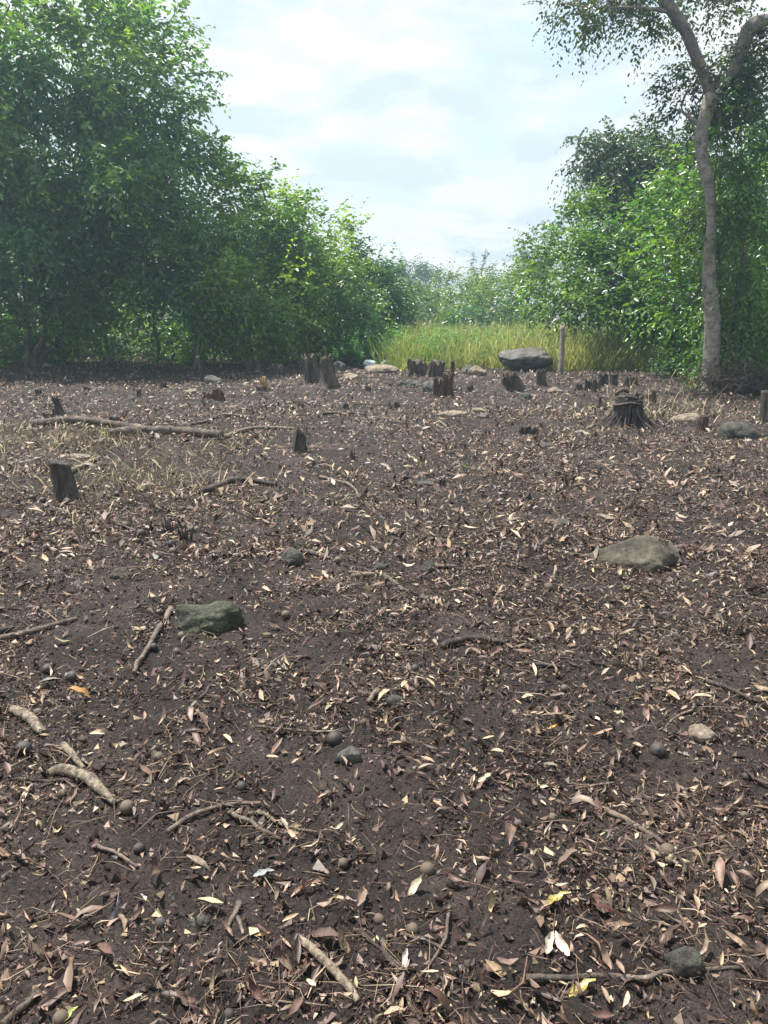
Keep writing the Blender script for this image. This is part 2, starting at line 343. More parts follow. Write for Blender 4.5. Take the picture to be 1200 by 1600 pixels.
DRYP = np.array([0.20, 0.23, 0.18, 0.13, 0.05, 0.10, 0.08, 0.03])
def dry_cols(n):
    c = DRYCOLS[RNG.choice(len(DRYCOLS), n, p=DRYP)]
    return c * RNG.uniform(0.75, 1.25, (n, 1)) * RNG.uniform(0.93, 1.07, (n, 3))
def density(x, y):
    q = xy3(x, y)
    return np.clip(0.54 + 0.5 * fbm(q * 0.8, 40, 3) + 0.85 * fbm(q * 3.4, 43, 3), 0.14, 1)

def sample_ground(n, d0, d1, power=1.0, use_density=True, margin=1.15):
    """points on the clearing between two distances, inside a wedge somewhat wider than the view"""
    X, Y = [], []; c = 0
    while c < n:
        m = n * 3
        y = (RNG.uniform(d0 ** power, d1 ** power, m)) ** (1 / power); hw = 0.5 * y * margin + 0.6
        x = RNG.uniform(-1, 1, m) * hw
        k = np.ones(m, bool)
        if use_density: k = RNG.uniform(0, 1, m) < density(x, y)
        X.append(x[k]); Y.append(y[k]); c += k.sum()
    return np.concatenate(X)[:n], np.concatenate(Y)[:n]

def litter():
    # far carpet of fallen leaves
    n = 105000; x, y = sample_ground(n, 4.6, 25.5, 1.5)
    pos = np.stack([x, y, hgt(x, y) + RNG.uniform(0.002, 0.022, n)], -1)
    V, Fs, C = merge(LOW, RNG.integers(0, 10, n), pos, rand_rot(n, 0.5), np.clip(RNG.gamma(2.8, 0.0160, n), 0.014, 0.13), dry_cols(n))
    tag(link('leaf_litter', mesh_from('leaf_litter', V, Fs, C), M['litter']), 'carpet of small dry leaves over the middle and far clearing', kind='stuff')
    n = 20000; x, y = sample_ground(n, 0.9, 5.2, 1.3)
    pos = np.stack([x, y, hgt(x, y) + RNG.uniform(0.004, 0.024, n)], -1)
    V, Fs, C = merge(MID, RNG.integers(0, 10, n), pos, rand_rot(n, 0.36), np.clip(RNG.gamma(1.8, 0.0140, n), 0.006, 0.095), dry_cols(n))
    tag(link('leaf_litter', mesh_from('leaf_litter', V, Fs, C), M['litter']), 'small dry leaf scraps strewn over the near soil', kind='stuff')
    # straws, petioles, rootlets
    P3 = []
    for k in range(6):
        a = [(-0.5, 0, 0), (random.uniform(-.25, .25), random.uniform(-.13, .13), random.uniform(0, .07)), (0.5, random.uniform(-.1, .1), 0)]
        v, f = tube(np.array(a), [0.008, 0.011, 0.006], 3, cap=False); P3.append((v, f[0]))
    n = 27000; x, y = sample_ground(n, 0.9, 10, 1.15)
    pos = np.stack([x, y, hgt(x, y) + RNG.uniform(0.006, 0.022, n)], -1); L = RNG.gamma(2.2, 0.020, n) + 0.015
    s = np.stack([L, L, L], -1); s[:, 1:] *= RNG.uniform(0.6, 2.4, (n, 1)) * (0.10 / (L[:, None] + 0.05)) ** 0.5
    V, Fs, C = merge(P3, RNG.integers(0, 6, n), pos, rand_rot(n, 0.22), s, dry_cols(n) * 0.85)
    tag(link('straw_litter', mesh_from('straw_litter', V, Fs, C), M['litter']), 'thin broken stalks and rootlets mixed into the leaf litter', kind='stuff')
    # flakes and chips of rotted leaf
    CH = []
    for k in range(5):
        v = np.array([(-.5, -.3, 0), (.5, -.35, .06), (.45, .3, 0), (-.4, .35, .1)]) + RNG.normal(0, .17, (4, 3)); CH.append((v, np.array([(0, 1, 2), (0, 2, 3)]) if k % 2 else np.array([(0, 1, 3)])))
    n = 160000; x, y = sample_ground(n, 0.9, 12, 1.15)
    pos = np.stack([x, y, hgt(x, y) + RNG.uniform(0.003, 0.016, n)], -1)
    V, Fs, C = merge(CH, RNG.integers(0, 5, n), pos, rand_rot(n, 0.4), (RNG.gamma(2.2, 0.0048, n) + 0.002)[:, None] * RNG.uniform(0.35, 1.5, (n, 3)), dry_cols(n) * 0.75)
    tag(link('leaf_flakes', mesh_from('leaf_flakes', V, Fs, C, smooth=False), M['litter']), 'small flakes and chips of rotted leaf on the soil', kind='stuff')
    # soil crumbs
    oc = np.array([(1, 0, 0), (-1, 0, 0), (0, 1, 0), (0, -1, 0), (0, 0, 1), (0, 0, -1)], float); of = np.array([(0, 2, 4), (2, 1, 4), (1, 3, 4), (3, 0, 4), (2, 0, 5), (1, 2, 5), (3, 1, 5), (0, 3, 5)])
    OC = [(oc * RNG.uniform(0.6, 1.2, (6, 1)) + RNG.normal(0, 0.12, (6, 3)), of) for _ in range(5)]
    n = 22000; x, y = sample_ground(n, 0.9, 4.8, 1.0, False)
    pos = np.stack([x, y, hgt(x, y) + RNG.uniform(-0.001, 0.010, n)], -1)
    c = np.array([0.042, 0.030, 0.027]) * RNG.uniform(0.5, 1.9, (n, 1)) * np.where(RNG.uniform(0, 1, (n, 1)) < 0.02, 4, 1)
    V, Fs, C = merge(OC, RNG.integers(0, 5, n), pos, rand_rot(n, 0.8), RNG.gamma(1.5, 0.0027, n)[:, None] * RNG.uniform(0.6, 1.3, (n, 3)) + 0.001, c)
    tag(link('soil_crumbs', mesh_from('soil_crumbs', V, Fs, C, smooth=False), M['clod']), 'loose crumbs of dark soil', kind='stuff')
litter()

# ------------------------------------------------------------------ trees
def sprays(org, dr, L, nl, size, droop, col, spread=0.9, jit=0.25):
    """leaf positions along arching twigs; returns leaf arrays"""
    n = len(org); t = (np.arange(nl)[None] + RNG.uniform(0, 0.8, (n, nl))) / nl
    side0 = norm(np.cross(dr, np.array([0, 0, 1.0])) + 1e-4); sg = np.where(np.arange(nl) % 2 == 0, 1, -1)[None, :, None]
    down = np.array([0, 0, -1.0])
    pos = org[:, None] + dr[:, None] * (L[:, None] * t)[..., None] + down * (droop[:, None] * L[:, None] * t ** 2)[..., None]
    tan = norm(dr[:, None] + down * (2 * droop[:, None] * t)[..., None])
    X = norm(tan * 0.75 + side0[:, None] * sg * spread + down * 0.25 + RNG.normal(0, jit, (n, nl, 3)))
    Z = norm(np.array([0, -0.25, 0.8]) + RNG.normal(0, 0.6, (n, nl, 3)))
    s = size * RNG.uniform(0.65, 1.25, (n, nl)) * (1.0 - 0.35 * t ** 3)
    c = np.repeat(col[:, None], nl, 1) * RNG.uniform(0.82, 1.2, (n, nl, 1))
    return pos.reshape(-1, 3), X.reshape(-1, 3), Z.reshape(-1, 3), s.ravel(), c.reshape(-1, 3)
class Leaves:
    def __init__(s): s.p = [[], [], [], [], []]
    def add(s, a):
        for k in range(5): s.p[k].append(a[k])
    def build(s, name, parent, label=None, mat='leaf', far=False):
        p, X, Z, sc, c = [np.concatenate(k) for k in s.p]; o = np.array(parent.location) if parent else np.zeros(3)
        X = X - Z * 0; R = basis(X, Z)
        V, Fs, C = merge(GL2 if far else GL, RNG.integers(0, 3, len(p)), p - o, R, sc, c)
        ob = link(name, mesh_from(name, V, Fs, C), M[mat], parent); ob['kind'] = 'stuff'
        if label: ob['label'] = label
        return ob, len(p)
GREEN = np.array([0.062, 0.172, 0.046]); DARK = np.array([0.042, 0.120, 0.062]); LIME = np.array([0.20, 0.32, 0.032]); OLIVE = np.array([0.046, 0.068, 0.026]); BLUE = np.array([0.036, 0.10, 0.050])
NLEAF = [0]
def blob_leaves(Lv, c, r, cover, size, base, tip, spx, lump=0.35, droop=0.35, up=0.35, nl=9, tipf=0.25, inner=0.55):
    """leafy boughs over one part of a crown"""
    ex, ez = r[0] / spx, r[2] / spx; lp = size / spx
    nleaf = cover * math.pi * ex * ez / (lp * lp * 0.15); ncl = max(4, int(nleaf / nl / 7)); m = 7
    # boughs: flattish leafy tiers spread over the shell, with hollows between them
    r = np.asarray(r, float); c = np.asarray(c, float); rb = 0.34 * float(np.cbrt(r[0] * r[1] * r[2])); nb = max(5, int(2.6 * (r[0] * r[2] + r[0] * r[1] + r[1] * r[2]) / (3 * rb * rb) * 0.8))
    ub = norm(RNG.normal(0, 1, (nb, 3))); bc = c + ub * RNG.uniform(inner, 1.0, nb)[:, None] ** 0.6 * (1 + lump * 0.6 * vn(ub * 2.3 + c, 7))[:, None] * r
    bt = RNG.uniform(0.8, 1.22, nb); bm_ = RNG.uniform(0, 1, nb) ** 1.5; bi = RNG.integers(0, nb, ncl)
    off = RNG.normal(0, 0.46, (ncl, 3)) * np.array([rb, rb, rb * 0.34]); off[:, 2] -= 0.35 * np.hypot(off[:, 0], off[:, 1])
    cc = bc[bi] + off
    low = cc[:, 2] < 0.15; cc[low, 2] = RNG.uniform(0.08, 0.5, low.sum())
    u = norm((cc - np.asarray(c)) / np.asarray(r))
    mixf = np.clip(tipf * 1.3 * bm_[bi] + tipf * 0.4 * RNG.uniform(0, 1, ncl) + tipf * 0.6 * np.clip(vn(cc * 0.9, 91), -0.5, 1), 0, 1)
    ccol = base[None] * (1 - mixf[:, None]) + tip[None] * mixf[:, None]
    ccol = ccol * bt[bi][:, None] * RNG.uniform(0.85, 1.15, (ncl, 1))
    org = np.repeat(cc, m, 0) + RNG.normal(0, 0.16, (ncl * m, 3)) * min(1.0, max(r) / 1.0)
    d = norm(np.repeat(u, m, 0) * 0.8 + np.array([0, 0, up]) + RNG.normal(0, 0.55, (ncl * m, 3)))
    L = RNG.uniform(3.5, 7.5, ncl * m) * size
    dp = np.clip(RNG.normal(droop, 0.2, ncl * m), 0, 1.2)
    colr = np.repeat(ccol, m, 0) * RNG.uniform(0.85, 1.15, (ncl * m, 1))
    Lv.add(sprays(org, d, L, nl, size, dp, colr)); NLEAF[0] += ncl * m * nl
def limb(a, b, r0, r1, sag=0.15, n=9, wob=0.12, sides=6):
    a, b = np.asarray(a, float), np.asarray(b, float); t = np.linspace(0, 1, n)[:, None]; L = np.linalg.norm(b - a)
    w = np.stack([vn(np.stack([t[:, 0] * 3 + a[0] * 7, t[:, 0] * 0 + k * 9.1, t[:, 0] * 0 + b[2]], -1), 60 + k) for k in range(3)], -1)
    p = a + (b - a) * t + w * wob * L * np.sin(np.pi * t) + np.array([0, 0, 1.0]) * sag * L * np.sin(np.pi * t)
    return tube(p, np.linspace(r0, r1, n), sides, 0.12, 3, freq=5)
def tree(base_px, d, label, blobs, trunk_r=0.12, size=0.10, base=GREEN, tip=LIME, cover=2.6, name='tree', cat='tree', group=None, shoots=(), trunks=1, tipf=0.25,
         droop=0.35, up=0.35, lump=0.35, nl=9, bark='bark', inner=0.55, limbs=True, split=1.3, bare=3):
    if d < 21.7 and base_px < 345: blobs = [b[:2] + (b[2] + 1.8,) + b[3:] for b in blobs]; shoots = [q[:4] + (q[4] + 1.8,) for q in shoots]; d += 1.8
    bx = P(base_px, 540, d)[0][0]; root_p = np.array([bx, d, hz(bx, d) - 0.03])
    o = empty(name, root_p, label, cat, group); Lv = Leaves(); B = Bag(); cs = []
    for b in blobs:
        px, py, bd, rx, ry, rd = b[:6]; cv = b[6] if len(b) > 6 else cover
        c, s = P(px, py, bd); cs.append(c)
        blob_leaves(Lv, c, (rx * s, rd, ry * s), cv, size, base, tip, s, lump, droop, up, nl, tipf, inner)
    for (x0, y0, x1, y1, sd) in shoots:
        a, s = P(x0, y0, sd); b, _ = P(x1, y1, sd); Ls = np.linalg.norm(b - a); link('shoot', _bag(*limb(a - o_np(root_p), b - o_np(root_p), 0.02, 0.005, 0.0, 6, 0.05, 4)).mesh('shoot'), M[bark], o)
        k = max(5, int(Ls / size * 2.4)); t = np.linspace(0.05, 1, k); og = a + (b - a) * t[:, None]
        dd = norm(norm(b - a) * 0.7 + RNG.normal(0, 0.6, (k, 3)))
        Lv.add(sprays(og, dd, np.full(k, size * 3.0) * (1.15 - 0.6 * t), 6, size * 0.95, np.full(k, 0.1), (base * 0.7 + tip * 0.3)[None] * np.ones((k, 1))))
    Lv.build('crown', o, far=d > 24.5)
    if limbs:
        tb = Bag(); ctr = np.mean(cs, 0); low = min(c[2] for c in cs); forks = []
        for k in range(trunks):
            off = np.array([random.uniform(-.5, .5) * (trunks > 1), random.uniform(-.4, .4) * (trunks > 1), 0]); z1 = min(max(0.9, low * 0.9), split * random.uniform(0.8, 1.3))
            top = np.array([bx + off[0] * 1.6 + (ctr[0] - bx) * 0.15, d + off[1] * 1.5, z1]); bt = root_p + off * 0.4
            V, f = limb(bt - root_p, top - root_p, trunk_r * 1.25, trunk_r * 0.85, 0.0, 10, 0.10, 9)
            link('trunk', (lambda bb: bb.mesh('trunk'))(_bag(V, f)), M[bark], o); forks.append(top)
        for i, c in enumerate(cs):
            fk = min(forks, key=lambda q: np.linalg.norm(q - c)); r0 = trunk_r * 0.6
            lb = Bag(); lb.add(*limb(fk - root_p, c - root_p, r0, r0 * 0.35, 0.05, 9, 0.12, 6))
            for q in range(bare):
                e = c + norm(RNG.normal(0, 1, 3)) * np.array([blobs[i][3] * 0.013, blobs[i][5] * 0.7, blobs[i][4] * 0.012]) * (d / 18)
                m_ = fk + (c - fk) * random.uniform(0.45, 0.95); lb.add(*limb(m_ - root_p, e - root_p, r0 * 0.4, r0 * 0.1, 0.03, 7, 0.12, 4))
            link('limb', lb.mesh('limb'), M[bark], o)
    if B.n: link('twigs', B.mesh('twigs'), M[bark], o)
    return o
def o_np(v): return np.asarray(v, float)
def _bag(V, f):
    b = Bag(); b.add(V, f); return b
exec_trees = True
def trees():
    GLW = 'trees and tall shrubs along the left edge of the clearing'; GR = 'trees and shrubs along the right edge of the clearing'; GM = 'trees beyond the tall grass'
    tree(40, 19.5, 'tallest leafy tree on the left, its crown running out of the picture top', [
        (30, 40, 18.5, 150, 110, 2.0), (130, 130, 18, 120, 90, 1.8), (20, 190, 18, 150, 120, 2.0), (185, 85, 18.8, 75, 80, 1.4), (130, 270, 18, 130, 90, 1.8),
        (30, 350, 18.5, 150, 90, 1.8), (-150, 150, 19, 170, 170, 2.2, 1.1), (-120, 350, 19, 150, 130, 2, 1.1), (140, 10, 19.5, 60, 60, 1.5), (0, -60, 19, 150, 90, 2, 1.8), (60, 440, 19.3, 120, 50, 1.5), (10, 500, 19.6, 90, 40, 1.2, 1.8), (110, 480, 19.6, 70, 34, 1.2, 1.6)],
        0.075, 0.18, DARK * 0.6 + GREEN * 0.6, LIME, 2.8, group=GLW, tipf=0.4, trunks=3, shoots=[(255, 60, 280, 5, 18.5), (230, 40, 235, -20, 18.5)], split=2.4)
    tree(250, 20.2, 'slender dark leaved tree leaning boughs against the sky beside the tallest left tree', [
        (258, 125, 19.4, 46, 66, 1.2, 2.2), (248, 215, 19.2, 58, 70, 1.4), (285, 300, 19.3, 56, 56, 1.3), (240, 330, 19.2, 85, 75, 1.6), (300, 385, 19.2, 75, 60, 1.4), (210, 420, 19.8, 90, 55, 1.4, 1.9), (318, 455, 19.5, 50, 52, 1.2, 1.8), (260, 490, 20, 60, 36, 1.1, 1.6)],
        0.05, 0.15, DARK * 0.6 + GREEN * 0.6, LIME, 2.8, group=GLW, trunks=2, tipf=0.28,
        shoots=[(285, 120, 346, 112, 19), (275, 80, 300, 38, 19), (285, 170, 325, 150, 19), (290, 235, 350, 213, 19), (275, 100, 318, 78, 19), (285, 190, 312, 160, 19.1), (300, 265, 345, 250, 19.1)], split=1.8)
    tree(395, 22.0, 'bright green bushy tree with a long shoot rising to the right, left of centre', [
        (358, 310, 21, 36, 42, 1.1), (395, 345, 21.2, 52, 52, 1.3), (375, 410, 20.6, 62, 58, 1.4), (420, 450, 20.8, 52, 50, 1.3), (370, 490, 20.6, 55, 42, 1.2), (430, 500, 21.3, 50, 32, 1.1)],
        0.06, 0.145, GREEN, LIME, 3.4, group=GLW, trunks=2, tipf=0.7, shoots=[(385, 315, 434, 253, 21), (395, 300, 415, 278, 21), (360, 290, 368, 262, 21), (350, 260, 345, 235, 21)], split=1.3)
    tree(490, 23.6, 'bright green bushy tree with pointed tips in the middle of the left tree line', [
        (455, 350, 22.8, 36, 40, 1.1), (495, 375, 23, 38, 38, 1.2), (470, 420, 22.4, 56, 50, 1.4), (520, 430, 23, 42, 48, 1.2), (480, 480, 22.6, 62, 42, 1.3), (540, 485, 23.2, 50, 36, 1.2)],
        0.06, 0.145, GREEN, LIME, 3.2, group=GLW, trunks=2, tipf=0.65, shoots=[(455, 325, 486, 303, 23), (450, 330, 446, 300, 23), (505, 350, 522, 338, 23)], split=1.2)
    tree(565, 28, 'small tree with a pointed pyramid top at the right end of the left tree line', [
        (550, 388, 27, 16, 26, 0.6), (552, 420, 27, 32, 26, 0.9), (575, 450, 26.6, 46, 34, 1.2), (600, 478, 27, 36, 34, 1.1), (545, 470, 26.4, 45, 40, 1.2), (590, 505, 26, 42, 18, 1.0)],
        0.05, 0.15, DARK * 0.85, GREEN, 4.0, group=GLW, trunks=2, tipf=0.3, shoots=[(550, 375, 549, 352, 27), (560, 400, 572, 388, 27)], split=1.0)
    # denser wood behind the left edge
    for k, (bx, d, bl, lab) in enumerate([
        (-40, 27, [(-60, 330, 27, 150, 170, 2), (60, 420, 27, 130, 110, 2), (-150, 480, 26, 120, 80, 2)], 'dark tree deep behind the tallest left tree'),
        (130, 28, [(120, 300, 28, 120, 120, 2), (100, 400, 28, 80, 80, 2), (105, 500, 27, 45, 50, 1.5), (190, 440, 28, 60, 40, 1.5), (20, 520, 27, 70, 40, 1.5)], 'dark tree deep behind the gap with pale slanting stems'),
        (300, 29, [(280, 400, 28, 100, 90, 2), (300, 500, 27.5, 75, 60, 1.5), (350, 440, 28, 90, 80, 2)], 'dark tree behind the slender leaning tree on the left'),
        (440, 30, [(430, 460, 28, 90, 75, 2), (500, 470, 29, 80, 60, 2), (430, 530, 27, 100, 30, 1.5), (540, 530, 28, 60, 30, 1.5)], 'dark tree behind the two bushy trees left of centre')]):
        tree(bx, d, lab, bl, 0.06, 0.22, DARK, GREEN, 2.8, group=GLW, trunks=2, tipf=0.3, split=1.6)
    tree(195, 25.5, 'yellow green bush coloured bright as if sunlit, glimpsed through the dark gap on the left', [(190, 500, 25, 34, 22, 0.8)], 0.04, 0.10, LIME, LIME * 1.3, 2.5, name='bush', cat='bush', trunks=1, tipf=0.6, split=0.6)  # bright lime leaf colour stands in for sunlight on this bush
    # undergrowth
    for px, py, d, rx, ry, lab, b_ in [
        (40, 545, 20.6, 75, 26, 'low ferny bush at the foot of the tallest left tree', BLUE), (130, 552, 21, 50, 16, 'low bush between the ferny bush and pale slanting stems', BLUE),
        (235, 548, 21.2, 55, 20, 'low dark bush right of the pale slanting stems', DARK), (332, 535, 20.8, 36, 32, 'bright low bush beside the thin dark post', GREEN),
        (400, 545, 22, 46, 26, 'low bush behind the two black stumps', GREEN * 0.9), (478, 548, 23, 44, 20, 'low bush behind the tall pair of stumps', GREEN * 0.8),
        (548, 545, 22.5, 42, 26, 'rounded green bush right of the tall pair of stumps', GREEN), (598, 553, 23, 30, 16, 'leafy bush behind the pale blue scraps', GREEN * 1.1),
        (-60, 545, 20, 60, 30, 'low bush at the far left edge', BLUE)]:
        tree(px, d, lab, [(px, py - 4, d, rx * 1.1, ry * 1.15, 0.8)], 0.025, 0.10, b_, LIME, 3.2, name='bush', cat='bush', group='low bushes under the left trees', tipf=0.3, split=0.4, up=0.6, lump=0.5)
    # middle distance
    for px, d, bl, lab, bs, tp in [
        (640, 42, [(640, 474, 42, 40, 24, 2), (606, 462, 44, 34, 24, 2), (660, 500, 38, 48, 22, 2)], 'bright green bushy tree behind the grass, right of the left tree line', GREEN * 1.15, LIME),
        (705, 43, [(700, 466, 43, 50, 28, 2), (720, 500, 40, 42, 20, 2)], 'bright green bushy tree at the centre of the far tree line', GREEN * 1.1, LIME),
        (785, 38, [(775, 468, 39, 44, 24, 2), (820, 458, 37, 34, 32, 1.8), (790, 497, 36, 52, 22, 1.6)], 'green bushy tree behind the large boulder', GREEN * 0.9, LIME),
        (745, 34, [(750, 492, 34, 45, 22, 1.4)], 'dark green rounded bush above the middle of the grass', DARK, GREEN)]:
        tree(px, d, lab, bl, 0.10, 0.19, np.array([0.062, 0.12, 0.022]) if px != 745 else DARK, tp * 0.9, 5.0, group=GM, tipf=0.5, split=1.3, trunks=1)
    tree(640, 80, 'far flat topped umbrella tree above the central tree line', [(600, 422, 80, 26, 8, 3), (632, 424, 80, 30, 9, 3), (664, 428, 80, 22, 7, 3)], 0.25, 0.26, DARK * 0.6, DARK, 7, group=GM, lump=0.2, up=0.5, split=5.5)
    tree(600, 90, 'far low tree left under the umbrella tree', [(600, 448, 90, 60, 14, 4), (700, 452, 95, 60, 10, 4)], 0.2, 0.3, GREEN, LIME, 2.4, group=GM, split=3)
    tree(752, 44, 'thin pointed young tree rising above the far tree line', [(752, 415, 44, 9, 22, .5, 1.5), (752, 440, 44, 22, 16, .8, 1.8), (768, 446, 44, 22, 9, .8)], 0.07, 0.13, DARK, GREEN, 2.0, group=GM,
         shoots=[(752, 425, 760, 394, 44), (745, 430, 736, 412, 44), (758, 425, 770, 412, 44)], split=2.0)
    tree(850, 40, 'dark tree whose top shows behind the right tree line', [(852, 385, 40, 22, 24, 1), (835, 410, 40, 22, 22, 1)], 0.12, 0.16, DARK * 0.8, DARK, 2.4, group=GM, split=2.5, shoots=[(830, 425, 815, 375, 40), (845, 385, 860, 360, 40)])
    # right side
    tree(1035, 21.5, 'broad green tree with a dark trunk clump, behind the palm stump', [
        (905, 370, 22, 48, 42, 1.3), (960, 350, 22, 52, 38, 1.4), (1020, 345, 22, 48, 40, 1.3), (865, 425, 22, 48, 38, 1.3), (935, 425, 21, 66, 50, 1.5), (1010, 430, 20.6, 62, 56, 1.5), (880, 475, 20.4, 50, 28, 1.1), (965, 478, 20.6, 66, 32, 1.3), (1035, 470, 20.4, 48, 36, 1.2)],
        0.14, 0.15, GREEN * 0.8, LIME * 0.85, 3.0, group=GR, trunks=3, tipf=0.42, shoots=[(890, 350, 885, 335, 22), (850, 420, 835, 408, 22)], split=1.0)
    tree(1065, 25, 'sparse olive tree with airy clusters against the sky, left of the tall bare trunk', [
        (925, 238, 24, 28, 30, 0.8, 6), (965, 245, 24, 34, 32, 0.9, 9), (1010, 240, 24, 38, 38, 1.0), (962, 292, 24, 36, 34, 0.9, 9), (1020, 295, 24, 48, 38, 1.1), (1062, 262, 24, 36, 56, 1.1), (1060, 330, 24, 50, 40, 1.1, 5)],
        0.06, 0.15, DARK * 0.5 + OLIVE * 0.5, OLIVE * 1.2, 11, group=GR, tipf=0.3, trunks=1, split=3.0, droop=0.7, up=0.1, bare=1, inner=0.15, shoots=[(925, 215, 893, 218, 24), (960, 215, 950, 195, 24), (1000, 210, 998, 185, 24)])
    tree(1185, 16.5, 'bright broad leaved tree at the right edge behind the tall trunk', [
        (1072, 372, 17.5, 52, 46, 1.0), (1060, 445, 17.2, 42, 48, 1.0), (1092, 505, 16.8, 26, 40, 0.8), (1180, 330, 16.5, 56, 66, 1.1), (1175, 430, 16.2, 60, 66, 1.1), (1190, 520, 16, 55, 50, 1.0), (1260, 400, 16.5, 70, 140, 1.3, 1.8), (1075, 290, 18, 34, 44, 0.9)],
        0.07, 0.15, GREEN * 0.95, LIME * 0.95, 3.0, group=GR, tipf=0.5, trunks=2, split=1.4)
    tree(1150, 21, 'dark tree filling the gap behind the tall trunk', [(1130, 420, 21, 90, 90, 1.5), (1150, 520, 20.5, 80, 60, 1.4), (1250, 300, 21, 100, 140, 1.5), (1060, 540, 20.5, 60, 34, 1.2), (1010, 500, 24, 56, 40, 1.5)], 0.08, 0.17, DARK, GREEN, 2.5, group=GR, trunks=2)
    for px, py, d, rx, ry, lab, b_ in [(1082, 585, 16.2, 26, 18, 'low green bush left of the tall trunk foot', GREEN), (1000, 572, 20, 30, 20, 'low green bush beside the dark trunk clump', GREEN), (1055, 590, 17.5, 34, 14, 'dark low bush behind the two dead sticks', DARK),
                                       (935, 560, 21, 30, 16, 'green shrub growing in the tall grass right of the post', GREEN * 1.2), (1195, 575, 14.8, 40, 26, 'light green weed bush at the right edge above the dry brush', GREEN * 1.3)]:
        tree(px, d, lab, [(px, py, d, rx, ry, 0.6)], 0.02, 0.075, b_, LIME, 2.4, name='bush', cat='bush', group='low bushes under the right trees', tipf=0.4, split=0.35, up=0.6, lump=0.5)

    # the tall tree with the bare pale trunk
    M['shadebark'] = simple('shaded_limb_bark', [(0.3, (0.07, 0.058, 0.05)), (0.5, (0.155, 0.132, 0.112)), (0.72, (0.26, 0.225, 0.19))], 6, 0.85, 0.9, 0.03, (1, 1, 0.8)); d = 14.2; base = G(1108, 613)[0]; d = base[1]; base[2] = hz(base[0], base[1]) - 0.03  # bark of the limbs darkened in colour to stand for backlit shade
    o = empty('tall_tree', base, 'tall tree with a bare pale trunk forking high up, on the right', 'tree')
    def path(pts, n, name, mat='palebark', dd=0.0):
        q = []; r = []
        for i, (x, y, w) in enumerate(pts):
            p, s = P(x, y, d + dd * i / len(pts)); q.append(p - base); r.append(w * s / 2)
        q = smooth_path(q, n); r = np.interp(np.linspace(0, len(r) - 1, n), np.arange(len(r)), r)
        V, f = tube(q, r, 14, 0.16, 8, freq=2.5); return link(name, _bag(V, f).mesh(name), M[mat], o), q + base
    path([(1107, 618, 50), (1108, 609, 32), (1109, 598, 27), (1111, 560, 25), (1113, 500, 24), (1108, 430, 22), (1108, 390, 16), (1112, 350, 15), (1109, 300, 17), (1099, 255, 19), (1096, 215, 20), (1103, 180, 21), (1112, 148, 24)], 44, 'trunk')
    path([(1111, 152, 18), (1102, 122, 17), (1088, 88, 17), (1073, 52, 17), (1058, 28, 20), (1040, 8, 13), (1012, -22, 12), (990, -60, 10)], 26, 'limb', 'shadebark')
    path([(1063, 36, 14), (1052, 12, 13), (1034, -12, 12), (1030, -50, 10)], 10, 'limb', 'shadebark')
    path([(1112, 150, 18), (1130, 126, 16), (1150, 104, 16), (1160, 72, 22), (1176, 42, 27), (1215, 30, 27), (1280, -40, 22)], 24, 'limb', 'shadebark')
    path([(1098, 200, 9), (1080, 185, 6), (1060, 170, 3)], 8, 'limb')
    path([(1055, 20, 8), (1000, 12, 5), (930, 12, 3), (880, 5, 2)], 12, 'limb')
    Lv = Leaves()
    for (px, py, rx, ry, cv) in [(905, 22, 34, 14, 1.6), (945, 5, 42, 14, 1.7), (880, 5, 16, 10, 1.0), (992, 52, 16, 12, 1.1), (1022, 38, 20, 13, 1.2), (1100, 8, 38, 14, 1.7), (1140, -5, 30, 12, 1.6), (1075, 140, 26, 28, 1.5), (1062, 185, 20, 14, 1.3), (1000, -30, 60, 20, 1.6),
                                 (1085, 110, 16, 22, 1.3), (1128, 85, 14, 16, 1.2), (1165, 120, 22, 40, 1.8), (1190, 90, 24, 60, 1.8), (1145, 165, 26, 40, 2.0), (1120, 120, 14, 24, 1.4), (1190, 190, 14, 20, 1.0), (1104, 352, 26, 22, 2.2)]:
        c, s = P(px, py, d + random.uniform(0.35, 1.0)); blob_leaves(Lv, c, (rx * s, 0.5, ry * s), cv * 2.6, 0.085, OLIVE * 0.8, GREEN * 0.7, s, 0.4, 0.5, 0.1, 8, 0.4)
    Lv.build('crown', o)
    for (x0, y0, x1, y1) in [(930, 12, 905, 28), (960, 12, 945, 2), (1040, 12, 1022, 40), (1030, 25, 992, 54), (1058, 10, 1100, 8), (1102, 10, 1140, -4), (1096, 110, 1078, 140), (1075, 140, 1060, 188), (1088, 90, 1082, 115),
                             (1135, 118, 1128, 85), (1160, 80, 1170, 125), (1165, 60, 1192, 95), (1125, 130, 1146, 170), (1115, 145, 1122, 118), (1000, 12, 985, -25), (880, 5, 868, 20)]:
        a, _ = P(x0, y0, d + 0.05); b, _ = P(x1, y1, d + 0.5); link('branch', _bag(*limb(a - base, b - base, 0.022, 0.006, 0.08, 9, 0.15, 5)).mesh('branch'), M['shadebark'], o)
    # climbing vine curtain right of the trunk
    vb = G(1150, 620)[0]; vb[2] = 0; v = empty('climbing_vine', vb, 'leafy climbing vine hanging as a curtain right of the tall trunk', 'vine')
    Lv = Leaves(); B = Bag()
